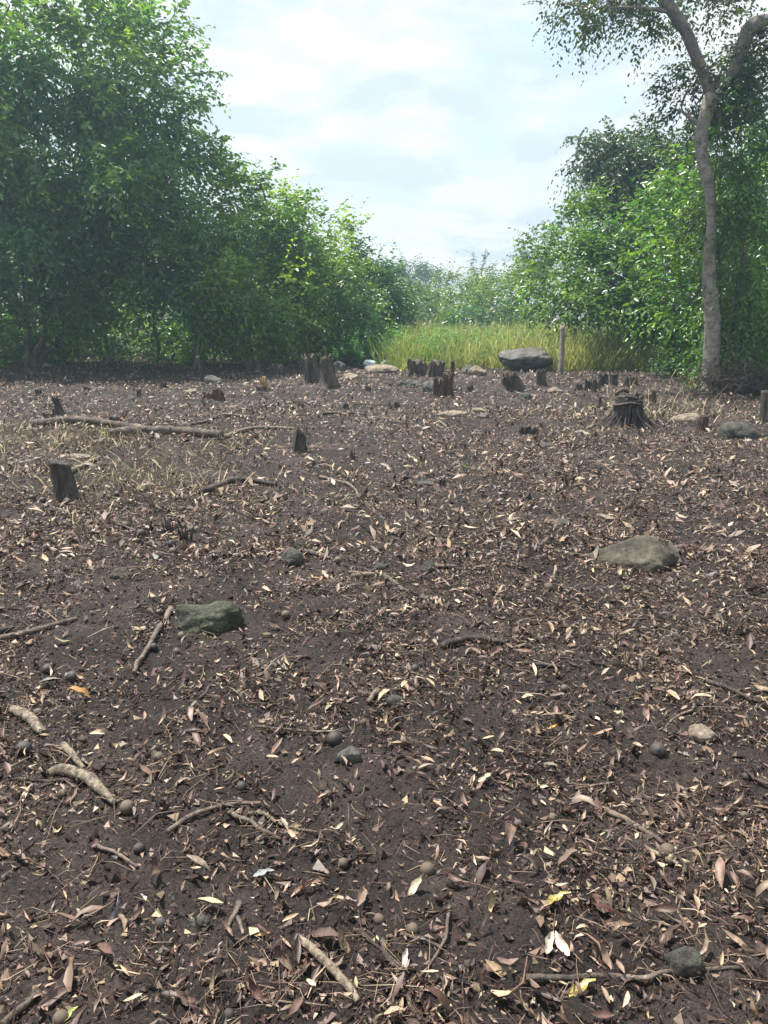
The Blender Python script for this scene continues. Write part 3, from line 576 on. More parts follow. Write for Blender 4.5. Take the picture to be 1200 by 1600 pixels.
    for (px, py, rx, ry, cv, bs) in [(1168, 112, 18, 30, 2.4, DARK * 0.8), (1148, 155, 18, 32, 2.8, DARK * 0.8), (1188, 190, 16, 44, 1.8, DARK * 0.9), (1146, 215, 24, 48, 3.2, GREEN * 0.8), (1190, 280, 18, 44, 1.6, GREEN), (1143, 290, 26, 52, 3.2, GREEN), (1158, 370, 34, 55, 2.8, DARK), (1150, 450, 26, 55, 2.6, GREEN * 0.8), (1146, 530, 26, 52, 3.6, DARK), (1120, 250, 13, 60, 2.4, GREEN), (1122, 340, 13, 50, 2.2, GREEN), (1124, 560, 10, 40, 1.8, GREEN), (1185, 470, 26, 60, 3, GREEN)]:
        c, s = P(px, py, 14.6); blob_leaves(Lv, c, (rx * s, 0.5, ry * s), cv, 0.095, bs, LIME, s, 0.4, 0.9, -0.3, 9, 0.4)
    Lv.build('foliage', v)
    for k in range(9):
        px = random.gauss(1148, 14); a, _ = P(px, random.uniform(130, 330), 14.5 + random.uniform(-.3, .5)); b, _ = P(px + random.uniform(-12, 12), random.uniform(560, 612), 14.4 + random.uniform(-.4, .4)); b[2] = max(b[2], 0.02)
        B.add(*limb(a - vb, b - vb, 0.008, 0.012, 0.0, 12, 0.03, 4))
    link('stems', B.mesh('stems'), M['stick'], v)['kind'] = 'stuff'
trees()

# ------------------------------------------------------------------ tall grass behind the clearing
def grass():
    PB = []
    for k in range(8):
        b = random.uniform(0.1, 0.55); w = 0.5; pts = [(0, 0), (b * 0.12, .4), (b * .45, .75), (b, .97 - b * .2)]
        V = [(-w, 0, 0), (w, 0, 0), (pts[1][0] - w * .8, 0, pts[1][1]), (pts[1][0] + w * .8, 0, pts[1][1]), (pts[2][0] - w * .5, 0, pts[2][1]), (pts[2][0] + w * .5, 0, pts[2][1]), (pts[3][0], 0, pts[3][1])]
        V = np.array(V, float)
        # width along y so that the blade bends in x
        X = np.array([0, 0, pts[1][0], pts[1][0], pts[2][0], pts[2][0], pts[3][0]]); Yw = np.array([-1, 1, -.8, .8, -.5, .5, 0]) * 0.006
        V = np.stack([X, Yw, V[:, 2]], -1); PB.append((V, np.array([(0, 1, 3), (0, 3, 2), (2, 3, 5), (2, 5, 4), (4, 5, 6)])))
    n = 30000
    y = RNG.uniform(19.0, 31, n); x = RNG.uniform(0.1, 6.9, n) * y / 20 + RNG.normal(0, .2, n)
    ex = 19.6 + 0.5 * vn(xy3(x * 0.8, x * 0), 5) - 0.10 * np.maximum(0, x - 1) + 0.9 * np.clip((0.5 - x), 0, 2)
    k = (y > ex) & ~((np.abs(x - 3.4 * y / 19.3) < 0.0)); x, y = x[k], y[k]; n = len(x)
    clump = 1.3 * fbm(xy3(x * 1.5, y * 1.5), 77, 3) - 0.12
    H = np.clip(0.74 + 0.5 * clump + RNG.normal(0, 0.20, n), 0.18, 1.35) * np.clip((y - ex[k]) * 1.3 + 0.35, 0.35, 1)
    s = np.stack([H, np.full(n, 1.5) * RNG.uniform(0.7, 1.5, n), H], -1)
    gcol = np.array([0.17, 0.25, 0.06]); ycol = np.array([0.50, 0.50, 0.25]); m = np.clip(RNG.uniform(0, 1, n) * 0.8 + clump * 0.8, 0, 1)[:, None]
    c = (gcol * (1 - m) + ycol * m) * RNG.uniform(0.7, 1.2, (n, 1))
    V, Fs, C = merge(PB, RNG.integers(0, 8, n), np.stack([x, y, np.zeros(n)], -1), rand_rot(n, 0.34), s, c)
    tag(link('tall_grass', mesh_from('tall_grass', V, Fs, C), M['grass']), 'tall yellow green grass along the far side of the clearing', kind='stuff')
    # seed heads / weeds in the grass
    Lv = Leaves(); n = 1100; y = RNG.uniform(20.0, 26, n); x = RNG.uniform(-1.5, 8, n) * y / 20
    H = 0.35 + 0.7 * RNG.uniform(0, 1, n); org = np.stack([x, y, H * 0.6], -1); d = norm(np.array([0, 0, 1.0]) + RNG.normal(0, .25, (n, 3)))
    Lv.add(sprays(org, d, H * 0.5, 12, 0.07, np.zeros(n) + .1, (GREEN * 1.1)[None] * RNG.uniform(.7, 1.8, (n, 1))))
    o, _ = Lv.build('weeds', None); tag(o, 'broad leaved weeds mixed into the tall grass', kind='stuff')
    # straw-coloured dry grass at scattered places in the clearing
    spots = [(40, 700, .5, 260), (20, 680, .5, 180), (130, 705, .35, 160), (150, 690, .3, 120), (200, 740, .6, 260), (240, 760, .5, 160), (355, 700, .4, 110), (170, 770, .5, 130), (1000, 640, .8, 160), (940, 655, .8, 140), (1180, 610, .5, 500), (1130, 610, .4, 350), (1100, 650, .7, 120), (640, 660, .9, 90), (540, 560, 1.2, 150), (350, 560, 1.2, 260), (385, 560, .6, 140)]
    X, Y, HH = [], [], []
    for px, py, r, m in spots:
        g, _ = G(px, py); X.append(RNG.normal(g[0], r, m)); Y.append(RNG.normal(g[1], r * 0.8, m)); HH.append(RNG.uniform(0.04, 0.22 if py > 640 else 0.45, m))
    x, y, H = map(np.concatenate, (X, Y, HH)); n = len(x)
    c = np.array([0.42, 0.34, 0.20]) * RNG.uniform(0.5, 1.2, (n, 1)); s = np.stack([H * 1.5, np.full(n, .8), H], -1)
    V, Fs, C = merge(PB, RNG.integers(0, 8, n), np.stack([x, y, hgt(x, y)], -1), rand_rot(n, 0.6), s, c)
    tag(link('dry_grass', mesh_from('dry_grass', V, Fs, C), M['litter']), 'straw coloured dry grass wisps scattered in the clearing', kind='stuff')
grass()

# ------------------------------------------------------------------ stumps
def stump_mesh(w, h, lean=0.0, jag=0.25, flare=0.3, ridges=0.12, hollow=0.2, depth=0.85, seed=0, taper=0.1, lobes=1.0, cut=0.0, na=64, nr=18):
    th = np.arange(na) * 2 * np.pi / na; z = np.linspace(0, 1, nr); r0 = w / 2
    cs, sn = np.cos(th), np.sin(th)
    jagn = np.clip(0.5 + 0.9 * fbm(np.stack([cs * 1.6, sn * 1.6, cs * 0 + seed], -1), seed, 3, 0.7), 0, 1)
    jagn = np.clip(jagn + 0.5 * vn(np.stack([cs * 4.5, sn * 4.5, cs * 0 + seed * 2.0], -1), seed + 1), 0, 1.2)
    top = h * (1 - jag * jagn + cut * cs)
    rid = 1 + ridges * fbm(np.stack([cs * 3.2, sn * 3.2, cs * 0 + seed * 3.1], -1), seed + 3, 3, 0.6) * 1.6 + 0.12 * lobes * np.cos(2 * th + seed) + ridges * 0.55 * vn(np.stack([cs * 9, sn * 9, cs * 0 + seed], -1), seed + 6)
    V = []
    for i, t in enumerate(z):
        zz = -0.04 * h + (top + 0.04 * h) * t
        rr = r0 * rid * (1 + flare * np.exp(-t * 5.5) * (1 + 0.5 * np.cos(5 * th + seed)) - taper * t)
        rr = rr * (1 + 0.05 * vn(np.stack([cs * 3, sn * 3, np.full(na, t * 6.0)], -1), seed + 9))
        V.append(np.stack([rr * cs + lean * h * t * t, rr * sn * depth, zz], -1))
    lastr = V[-1]; c = lastr.mean(0)
    for q, dep in ((0.86, 0.02), (0.6, 0.6), (0.3, 0.9)):
        v = c + (lastr - c) * q; v[:, 2] = lastr[:, 2] * (1 - min(1, dep)) + (c[2] * min(1, dep)) - hollow * h * dep + 0.03 * h * vn(np.stack([cs * 4, sn * 4, cs * 0 + q * 9], -1), seed + 5); V.append(v)
    R = len(V); V = np.array(V).reshape(-1, 3); V = np.vstack([V, c - np.array([0, 0, hollow * h])])
    i = np.arange(R - 1)[:, None] * na; j = np.arange(na)[None]; j2 = (j + 1) % na
    Fq = np.stack([i + j, i + j2, i + na + j2, i + na + j], -1).reshape(-1, 4)
    tr = np.stack([np.full(na, len(V) - 1), (R - 1) * na + np.arange(na), (R - 1) * na + (np.arange(na) + 1) % na], -1)
    return V, [Fq, tr]
def stump(px, py, wp, hp, mat, label, name='stump', cat='stump', group=None, **k):
    g, s = G(px, py); z = hz(g[0], g[1]); k.setdefault('seed', int(px) % 97)
    w, h = wp * s, hp * s * 1.02
    g[1] += w * 0.3
    V, fs = stump_mesh(w, h, **k)
    V[:, 2] += 0
    return tag(link(name, mesh_from(name, V, fs), M[mat], loc=(g[0], g[1], z)), label, cat, group)
GS = 'dead tree stumps left standing in the clearing'
stump(101, 786, 35, 60, 'char', 'dark sawn stump with a slanting top near the left edge', group=GS, lean=-0.12, jag=0.05, flare=0.12, hollow=0.02, ridges=0.07, cut=-0.06, taper=0.12, lobes=0.2)
stump(467, 713, 20, 40, 'char', 'narrow jagged black stump left of centre, near the pale stick', group=GS, lean=0.12, jag=0.35, flare=0.35, ridges=0.2)
stump(93, 652, 13, 30, 'char', 'black pointed stump leaning left behind the long logs', group=GS, lean=-0.2, jag=0.5, flare=0.25, taper=0.4)
stump(74, 656, 16, 9, 'char', 'low black stump left of the black pointed stump', group=GS, jag=0.4)
stump(514, 608, 21, 54, 'stumpwood', 'tall rugged grey stump with spreading foot, front one of the tall pair', group=GS, lean=-0.08, jag=0.3, flare=0.9, ridges=0.16, taper=0.05)
stump(489, 599, 25, 45, 'stumpwood', 'tall broad grey stump, rear left one of the tall pair', group=GS, lean=-0.15, jag=0.35, flare=0.25, ridges=0.25)
stump(433, 588, 19, 20, 'char', 'squat black stump between the tall pair and the black double stump', group=GS, jag=0.4)
stump(391, 580, 13, 25, 'char', 'left half of the black double stump under the left trees', group=GS, jag=0.3)
stump(402, 581, 10, 20, 'char', 'right smaller half of the black double stump under the left trees', group=GS, jag=0.4)
stump(411, 614, 14, 22, 'orange', 'small burnt stump with bright orange broken wood on top', group=GS, jag=0.6, flare=0.5, taper=0.3)
stump(408, 615, 17, 9, 'char', 'black charred foot piece under the orange topped stump', name='charred_chunk', cat='wood')
stump(654, 590, 28, 28, 'stumpwood', 'broad jagged grey stump at the centre back, left piece', group=GS, jag=0.35, ridges=0.3, lean=-0.15)
stump(680, 591, 24, 26, 'stumpwood', 'broad jagged grey stump at the centre back, right piece', group=GS, jag=0.4, ridges=0.3, lean=0.1)
stump(707, 587, 6, 22, 'char', 'thin dark upright stub right of the broad jagged grey stump', group=GS, jag=0.15, flare=0.1)
stump(685, 622, 14, 30, 'redwood', 'dark brown split stump in front of the broad grey stump, left prong', group=GS, jag=0.3, ridges=0.25)
stump(699, 621, 15, 38, 'redwood', 'dark brown split stump in front of the broad grey stump, taller right prong', group=GS, jag=0.35, ridges=0.25, lean=0.05)
stump(806, 614, 26, 30, 'stumpwood', 'pale hollow slanting stump in front of the large boulder', group=GS, jag=0.6, ridges=0.3, lean=-0.3, hollow=0.5)
stump(790, 604, 13, 20, 'redwood', 'small brown stump behind the pale hollow stump', group=GS, jag=0.5, ridges=0.3)
stump(846, 605, 14, 26, 'stumpwood', 'upright grey stub just right below the large boulder', group=GS, jag=0.2, ridges=0.2)
stump(919, 615, 10, 20, 'char', 'left prong of the dark stump right of the fence post', group=GS, jag=0.5, ridges=0.3)
stump(931, 617, 13, 22, 'char', 'right prong of the dark stump right of the fence post', group=GS, jag=0.5, ridges=0.3, lean=0.1)
stump(943, 606, 14, 19, 'char', 'dark stump behind the two pronged dark stump', group=GS, jag=0.3, ridges=0.25)
stump(959, 607, 12, 18, 'char', 'dark round topped stump behind the palm stump', group=GS, jag=0.1, ridges=0.2)
stump(979, 608, 8, 14, 'char', 'small dark stub left behind the palm stump', group=GS, jag=0.3)
stump(990, 607, 11, 14, 'redwood', 'small brown stub under the right trees', group=GS, jag=0.3)
stump(1098, 676, 15, 27, 'redwood', 'reddish square stump between the flat tan stone and dark mound rock', group=GS, jag=0.15, ridges=0.15, lean=0.1, cut=0.06)
stump(1021, 632, 7, 19, 'redwood', 'thin brown stub behind the palm stump on its right', group=GS, jag=0.2)
stump(1010, 628, 20, 12, 'stumpwood', 'low grey stub leaning right behind the palm stump', group=GS, jag=0.4, lean=0.4)
stump(937, 641, 5, 18, 'redwood', 'thin short stick standing left of the palm stump', group=GS, jag=0.1, flare=0.1)
stump(341, 630, 13, 20, 'redwood', 'low brown broken stump right of the thin dark post', group=GS, jag=0.5, ridges=0.3)
stump(324, 627, 14, 11, 'redwood', 'very low dark stump at the foot of the low brown broken stump', group=GS, jag=0.5, ridges=0.3)
stump(551, 725, 9, 18, 'char', 'small black splinter stump right of the narrow jagged black stump', group=GS, jag=0.6)
stump(540, 641, 9, 10, 'char', 'tiny dark stub in front of the tall pair of stumps', group=GS, jag=0.4)
stump(179, 668, 19, 13, 'char', 'low black mound stump behind the long logs', group=GS, jag=0.3)
stump(826, 683, 24, 15, 'char', 'low dark stump lump in the middle right of the clearing', group=GS, jag=0.5, ridges=0.3)
stump(820, 785, 17, 11, 'char', 'small dark burnt lump in the middle of the clearing', group=GS, jag=0.6, ridges=0.3)
stump(519, 798, 12, 13, 'char', 'tiny charred stub below the dark curved log', group=GS, jag=0.6)
stump(136, 612, 12, 8, 'char', 'tiny stub at the left back of the clearing', group=GS, jag=0.5)
stump(217, 625, 7, 13, 'char', 'tiny pointed stub at the left back of the clearing', group=GS, jag=0.6)
for px, py, w, h, lab in [(60, 618, 9, 12, 'tiny black stub far left, behind the black pointed stump'), (255, 610, 8, 12, 'tiny black stub left of the thin dark post'), (470, 640, 9, 8, 'tiny dark stub midway between the tall pair and the narrow jagged stump'),
                          (575, 612, 8, 9, 'tiny dark stub in front of the long low pale rock'), (620, 640, 8, 10, 'tiny dark stub left of the long narrow pale stone'), (735, 616, 9, 12, 'small dark stub between the brown split stump and pale hollow stump'),
                          (690, 765, 9, 12, 'small dark stub beside the low dark clod'), (890, 700, 10, 10, 'small dark stub right of the low dark stump lump'), (905, 612, 8, 10, 'tiny dark stub left of the two pronged dark stump'),
                          (1045, 640, 8, 10, 'tiny dark stub right behind the palm stump'), (430, 640, 12, 8, 'small broken stub below the orange topped stump')]:
    stump(px, py, w, h, 'char', lab, group=GS, jag=0.5, ridges=0.25)
# standing posts
def post(px0, py0, px1, py1, wp, label, mat, d=None, name='post', cat='post'):
    g, s = G(px0, py0); t, _ = P(px1, py1, g[1] + 0.05); g[2] = hz(g[0], g[1]) - 0.03
    p = smooth_path([g * 0, (t - g) * 0.5 + np.array([0.01, 0, 0]), t - g], 9)
    V, f = tube(p, np.linspace(wp * s * 0.54, wp * s * 0.44, 9), 12, 0.08, 4, freq=6)
    return tag(link(name, _bag(V, f).mesh(name), M[mat], loc=g), label, cat)
post(876, 586, 879, 508, 8, 'slim pale round fence post standing in front of the tall grass', 'palebark')
post(1191, 662, 1195, 610, 12, 'thick grey brown post leaning at the right edge', 'stumpwood')
post(318, 604, 309, 556, 6, 'thin dark post leaning left in front of the left bushes', 'char')
post(164, 565, 142, 480, 5, 'pale slanting stem under the left trees, left one', 'bark', name='sapling_stem', cat='stem')
post(176, 566, 155, 505, 6, 'pale slanting stem under the left trees, right one', 'palebark', name='sapling_stem', cat='stem')
post(305, 575, 318, 470, 7, 'dark slim stem rising under the slender left tree', 'bark', name='sapling_stem', cat='stem')
post(657, 1040, 658, 995, 3.5, 'short upright yellow stalk in the middle foreground', 'palewood', name='dry_stalk', cat='stalk')

# palm stump with a skirt of roots
def palm():
    g, s = G(985, 671); g[1] += 0.15; g[2] = hz(g[0], g[1]) - 0.01
    o = empty('palm_stump', g, 'palm stump with wrapped bands and a flared skirt of dark roots', 'stump', GS)
    V, f = stump_mesh(48 * s, 58 * s, 0.0, 0.3, 0.3, 0.1, 0.1, 0.9, 5); link('core', mesh_from('core', V, f), M['char'], o)
    for k in range(110):
        a = random.uniform(0, 2 * math.pi); r0 = 19 * s; r1 = random.uniform(28, 50) * s; z0 = random.uniform(26, 44) * s
        ca, sa = math.cos(a), math.sin(a); j = random.uniform(-.1, .1)
        p = smooth_path([(ca * r0, sa * r0, z0), (ca * (r0 * 1.22), sa * r0 * 1.22, z0 * 0.55), (math.cos(a + j) * r1 * .9, math.sin(a + j) * r1 * .9, 0.03), (math.cos(a + j) * r1 * 1.1, math.sin(a + j) * r1 * 1.1, -0.01)], 8)
        V, f = tube(p, np.linspace(0.011, 0.004, 8) * random.uniform(.5, 1.5), 5, 0.3, k); link('root', _bag(V, f).mesh('root'), M['char' if k % 4 else 'log'], o)
    for k, (z0, t0, t1, rr) in enumerate([(40, 2.6, 5.6, 23), (37, 2.2, 4.9, 25), (34, 3.0, 5.2, 26), (45, 3.4, 5.4, 22)]):
        t = np.linspace(t0, t1, 20); R_ = rr * s
        p = np.stack([R_ * np.cos(t), R_ * 0.9 * np.sin(t), z0 * s + 0.03 * np.sin(t * 1.3 + k) + 0.012 * np.sin(3 * t)], -1)
        V, f = tube(p, 2.4 * s * np.sin(np.linspace(0.4, 2.7, 20)), 6, 0.35, k); link('band', _bag(V, f).mesh('band'), M['stumpwood'], o)
    for k, (x0, x1, z1) in enumerate([(-22, -3, 57), (8, 20, 50), (-10, 18, 48)]):
        V, f = tube(smooth_path([(x0 * s, -0.04 * k, 50 * s), ((x0 + x1) / 2 * s, -.05, (z1 + 1) * s), (x1 * s, 0, z1 * s - .03)], 7), np.full(7, 3 * s), 6, 0.2, k); link('frond_base', _bag(V, f).mesh('frond_base'), M['stumpwood'], o)
palm()

# ------------------------------------------------------------------ rocks
def ico(sub):
    bm = bmesh.new(); bmesh.ops.create_icosphere(bm, subdivisions=sub, radius=1)
    V = np.array([v.co[:] for v in bm.verts]); Fc = np.array([[v.index for v in f.verts] for f in bm.faces]); bm.free(); return V, Fc
ICO = {k: ico(k) for k in (2, 3, 4, 5)}
def rock_mesh(rx, ry, rz, seed, sub=4, amp=0.22, facets=7, name='rock', wedge=0.0, layer=0.0):
    V, Fc = ICO[sub]; V = V.copy(); R = np.random.default_rng(seed)
    for k in range(facets):
        n = norm(R.normal(0, 1, 3) + np.array([0, 0, .2])); c = R.uniform(0.62, 0.92); dd = V @ n; V = V - np.where(dd > c, dd - c, 0)[:, None] * n * 0.85
    q = norm(V); V = V * (1 + amp * fbm(q * 1.5 + seed, seed, 4, 0.5) + 0.05 * fbm(q * 7 + seed, seed + 3, 3))[:, None]
    V = V * (1 + 0.05 * fbm(q * 16 + seed, seed + 5, 3))[:, None]
    if wedge: V[:, 1:] *= (1 + wedge * V[:, :1] * 0.9); V[:, 2] -= 0.12 * np.abs(wedge) * V[:, 0] ** 2
    if layer: V[:, :2] *= (1 + layer * np.sign(np.sin(V[:, 2:] * 5.2 + V[:, :1] * 1.1 + 0.6)) * np.abs(np.sin(V[:, 2:] * 5.2 + V[:, :1] * 1.1 + 0.6)) ** 0.4); V[:, 0] += 0.12 * V[:, 2]
    return mesh_from(name, V * np.array([rx, ry, rz]), [Fc])
def rock(px, py, wp, hp, mat, label, sink=0.35, name='rock', cat='rock', rot=0.0, group=None, sub=4, dep=0.75, **k):
    g, s = G(px, py); w = wp * s / 2; up = hp * s / (1 + 0) ; d = w * dep
    el = math.atan2(CAM_H, g[1]); vis = max(hp * s - 2 * d * math.sin(el) * 0.45, hp * s * 0.45)
    rz = vis / (2 - 2 * sink) * 1.15
    me = rock_mesh(w, d, rz, int(px * 7 + py) % 9973, sub, name=name, **k)
    o = link(name, me, M[mat], loc=(g[0], g[1] + d * 0.55, hz(g[0], g[1]) + rz * (1 - 2 * sink) * 0.9)); o.rotation_euler = (random.uniform(-.08, .08), random.uniform(-.08, .08), rot)
    return tag(o, label, cat, group)
rock(822, 582, 82, 38, 'rockgrey', 'large layered grey boulder in front of the tall grass', 0.12, name='boulder', cat='boulder', amp=0.2, dep=0.7, sub=5, layer=0.09, facets=9)
rock(1160, 685, 62, 26, 'rockdark', 'rounded dark rock at the right edge near the leaning post', 0.4)
rock(1076, 661, 52, 13, 'rocktan', 'flat tan stone left of the reddish square stump', 0.5)
rock(992, 882, 186, 52, 'rockolive', 'large smooth olive brown rock half sunk on the right side', 0.5, sub=5, amp=0.16, facets=12, rot=-0.25, wedge=0.42, dep=0.5)
rock(318, 990, 116, 54, 'rockmoss', 'mossy green pitted rock in the left foreground', 0.42, sub=5, rot=-0.2, amp=0.34, facets=12, dep=0.6)
rock(458, 886, 40, 28, 'rockdark', 'small dark green rock behind the mossy rock with a stick', 0.25)
rock(668, 897, 22, 18, 'rockdark', 'small dark angular rock with a short stick beside it', 0.25)
rock(593, 892, 22, 12, 'rockdark', 'small flat dark rock between the two rocks with sticks', 0.4)
rock(545, 1188, 38, 30, 'rockgrey', 'rounded grey stone beside the dark nut in the middle foreground', 0.15, amp=0.1, facets=5)
rock(1102, 1156, 50, 28, 'rocktan', 'flat greenish tan stone right of the dark nut on the right', 0.35, facets=9, amp=0.1)
rock(1072, 1522, 58, 50, 'rockdark', 'dark grey angular stone in the lower right corner', 0.28, facets=9)
rock(187, 903, 36, 18, 'rockolive', 'flat brown stone left above the mossy rock', 0.4)
rock(310, 1452, 34, 26, 'rockdark', 'small dark stone in the lower left foreground', 0.3)
rock(620, 1108, 36, 22, 'rockdark', 'small sharp dark stone above the rounded grey stone', 0.3, facets=10)
rock(745, 589, 30, 15, 'rocktan', 'tan rounded rock left of the large boulder', 0.25)
rock(732, 585, 22, 12, 'rockgrey', 'small grey rock left behind the tan rounded rock', 0.3)
rock(645, 606, 28, 12, 'rockgrey', 'grey rock in front of the broad jagged stump, left', 0.4)
rock(628, 603, 18, 9, 'rockdark', 'small dark rock left of the grey rock below the broad jagged stump', 0.4)
rock(672, 612, 30, 16, 'rockgrey', 'grey rock left of the brown split stump', 0.4)
rock(708, 616, 16, 9, 'rockgrey', 'small grey rock right of the brown split stump', 0.4)
rock(595, 582, 58, 12, 'rocktan', 'long low pale rock in front of the pale blue scraps', 0.35)
rock(612, 576, 22, 9, 'rockgrey', 'small grey rock at the right end of the long pale rock', 0.35)
rock(531, 582, 24, 16, 'rockgrey', 'grey rock just right of the tall pair of stumps', 0.35)
rock(547, 595, 34, 10, 'rocktan', 'low tan rock right of the tall pair of stumps', 0.4)
rock(820, 627, 24, 9, 'rockdark', 'small dark flat rock below the pale hollow stump', 0.4)
rock(868, 617, 26, 8, 'rocktan', 'flat tan rock below the grey stub', 0.4)
rock(706, 655, 50, 9, 'rocktan', 'long narrow pale stone in the middle back of the clearing', 0.4, dep=0.5)
rock(750, 646, 26, 8, 'rocktan', 'flat pale stone beyond the long narrow pale stone', 0.4)
rock(756, 655, 20, 8, 'rockgrey', 'small grey stone right of the long narrow pale stone', 0.4)
rock(330, 600, 34, 12, 'rockgrey', 'pale grey rock at the foot of the thin dark post', 0.4)
rock(298, 617, 22, 6, 'rocktan', 'low pale stone left of the low brown broken stump', 0.4)
rock(120, 722, 40, 8, 'rocktan', 'low pale stone behind the dark sawn stump', 0.45)
rock(665, 765, 40, 9, 'rockdark', 'low dark clod in the middle of the clearing', 0.4)
rock(880, 822, 26, 9, 'rockdark', 'low dark clod left of the large olive brown rock', 0.35)
rock(341, 872, 22, 14, 'char', 'dark burnt clod above the mossy rock', 0.35, name='clod', cat='clod')
rock(280, 776, 26, 9, 'char', 'flat black charred chunk left of the dark curved log', 0.4, name='charred_chunk', cat='wood')
rock(855, 700, 30, 8, 'rockdark', 'low dark clod below the low dark stump lump', 0.4)
# pale blue scraps by the long rock
def scrap(px, py, wp, hp, label, seed):
    g, s = G(px, py); V, Fc = ICO[3]; q = V.copy(); V = V * (1 + 0.45 * fbm(q * 2.2 + seed, seed, 4, 0.6))[:, None] * np.array([wp * s / 2, wp * s / 3, hp * s / 2]); V[:, 2] += hp * s * 0.35
    tag(link('plastic_sheet', mesh_from('plastic_sheet', V, [Fc]), M['plastic'], loc=(g[0], g[1], 0)), label, 'plastic sheet')
scrap(578, 573, 20, 12, 'crumpled pale blue and white plastic scrap, left one behind the long pale rock', 3)
scrap(605, 573, 20, 13, 'crumpled pale blue and white plastic scrap, right one behind the long pale rock', 8)

# ------------------------------------------------------------------ logs, branches, sticks
def stick(pts, wp, mat, label, name='stick', cat='stick', rough=0.3, lift=0.3, group=None, taper=0.6, bumps=None):
    q, r = [], []
    for i, p in enumerate(pts):
        g, s = G(p[0], p[1]); w = (p[2] if len(p) > 2 else wp * (1 - (1 - taper) * i / max(1, len(pts) - 1))) * s / 2
        g[2] = hz(g[0], g[1]) + w * (1 - lift * 0.6) + (0.010 if p[1] > 1000 else 0.004) + (p[3] if len(p) > 3 else 0); q.append(g); r.append(w)
    o = q[0].copy(); n = max(10, 5 * len(pts)); n = n * 2; P_ = smooth_path(np.array(q) - o, n); R_ = np.interp(np.linspace(0, len(r) - 1, n), np.arange(len(r)), r)
    L = np.linalg.norm(P_[-1]); P_ = P_ + np.stack([fbm(np.stack([np.linspace(0, 5, n), np.zeros(n) + k * 5.5, np.zeros(n) + pts[0][0]], -1), 70 + k, 3) for k in range(3)], -1) * np.array([1, 1, 0.3]) * min(0.03 * L, 0.05)
    V, f = tube(P_, R_, 10, rough * (0.5 if mat == 'palewood' else 1), int(pts[0][0]) % 50, freq=(0.35 if mat == 'palewood' else 0.9) / max(0.004, r[0]))
    return tag(link(name, _bag(V, f).mesh(name), M[mat], loc=o), label, cat, group)
stick([(45, 672), (110, 668), (170, 672), (222, 676)], 14, 'log', 'long pale weathered log on the left, rear one of the two', 'log', 'log', 0.35, taper=0.7)
stick([(165, 688), (215, 684), (270, 684), (345, 692)], 16, 'log', 'long dark weathered log on the left, front one of the two', 'log', 'log', 0.35, taper=0.8)
stick([(280, 672), (320, 665), (350, 652)], 5, 'log', 'thin pale branch tip behind the front log', 'branch', 'branch')
stick([(350, 692), (400, 678), (460, 677)], 7, 'palewood', 'long thin pale stick ending at the narrow jagged black stump', 'branch', 'branch')
stick([(322, 776), (370, 760), (432, 766)], 12, 'char', 'dark curved log behind the middle of the clearing', 'log', 'log', 0.3)
stick([(110, 745), (158, 722)], 9, 'palewood', 'short pale branch right of the dark sawn stump', 'branch', 'branch')
stick([(500, 755), (545, 765), (562, 782)], 6, 'stick', 'thin bent brown branch in the middle of the clearing', 'branch', 'branch')
stick([(505, 655), (560, 652), (600, 660)], 5, 'char', 'thin dark branch below the tall pair of stumps', 'branch', 'branch')
stick([(350, 655), (395, 657)], 5, 'stick', 'short dark stick behind the pale branch tip')
stick([(240, 1212), (0, 1212)][:1] + [(80, 1213), (120, 1217), (155, 1232), (182, 1256)][1:] if False else [(78, 1210, 12), (100, 1208, 17), (130, 1217, 19), (155, 1234, 17), (180, 1256, 8)], 22, 'palewood', 'thick pale curved branch in the left foreground', 'branch', 'branch')
stick([(20, 1108, 14), (45, 1122, 18), (68, 1148, 13)], 22, 'palewood', 'thick pale broken branch at the left edge above the dark nut', 'branch', 'branch')
stick([(100, 1168), (132, 1203)], 13, 'palewood', 'short pale stick above the thick pale curved branch')
stick([(462, 1474, 12), (500, 1506, 15), (535, 1540, 14), (562, 1570, 11)], 14, 'palewood', 'pale speckled stick lying diagonally at the bottom centre')
stick([(948, 1262), (990, 1286), (1040, 1316)], 11, 'stick', 'straight dark stick pointing at a nut on the right')
stick([(266, 955), (240, 1005), (210, 1056)], 10, 'stick', 'grey brown stick running down left from the mossy rock')
stick([(0, 997), (50, 985), (118, 966)], 11, 'stick', 'grey stick at the left edge')
stick([(-10, 990), (20, 978)], 14, 'char', 'dark stub of wood at the left edge behind the grey stick')
stick([(263, 1301), (300, 1275), (350, 1259), (405, 1256)], 9, 'stick', 'arched dark branch in the left foreground', 'branch', 'branch')
stick([(355, 1268), (400, 1292), (438, 1314)], 8, 'log', 'straight pale brown stick meeting the arched dark branch')
stick([(152, 1322), (185, 1335), (215, 1358)], 7, 'stick', 'short bent stick left of a nut in the lower left')
stick([(374, 1414), (366, 1435), (354, 1458)], 10, 'log', 'stubby brown stick in the lower left centre')
stick([(372, 1438), (380, 1465)], 7, 'log', 'short stick beside the stubby brown stick')
stick([(820, 1533), (900, 1528), (980, 1532), (1050, 1526), (1170, 1519)], 10, 'log', 'long thin brown root along the bottom right', 'root', 'root')
stick([(5, 1606), (30, 1580), (62, 1552)], 15, 'log', 'thick grey stick in the bottom left corner')
stick([(1010, 1325), (1035, 1336), (1060, 1348)], 9, 'palewood', 'short pale stick right under the straight dark stick')
stick([(550, 908), (600, 908), (628, 932)], 9, 'stick', 'curved brown branch left of centre beyond the foreground', 'branch', 'branch')
stick([(545, 900), (605, 903)], 6, 'stick', 'thin stick lying along the curved brown branch')
stick([(690, 1022), (735, 1010), (790, 1018)], 12, 'char', 'dark strip of bark right of the upright yellow stalk', 'bark_strip', 'bark')
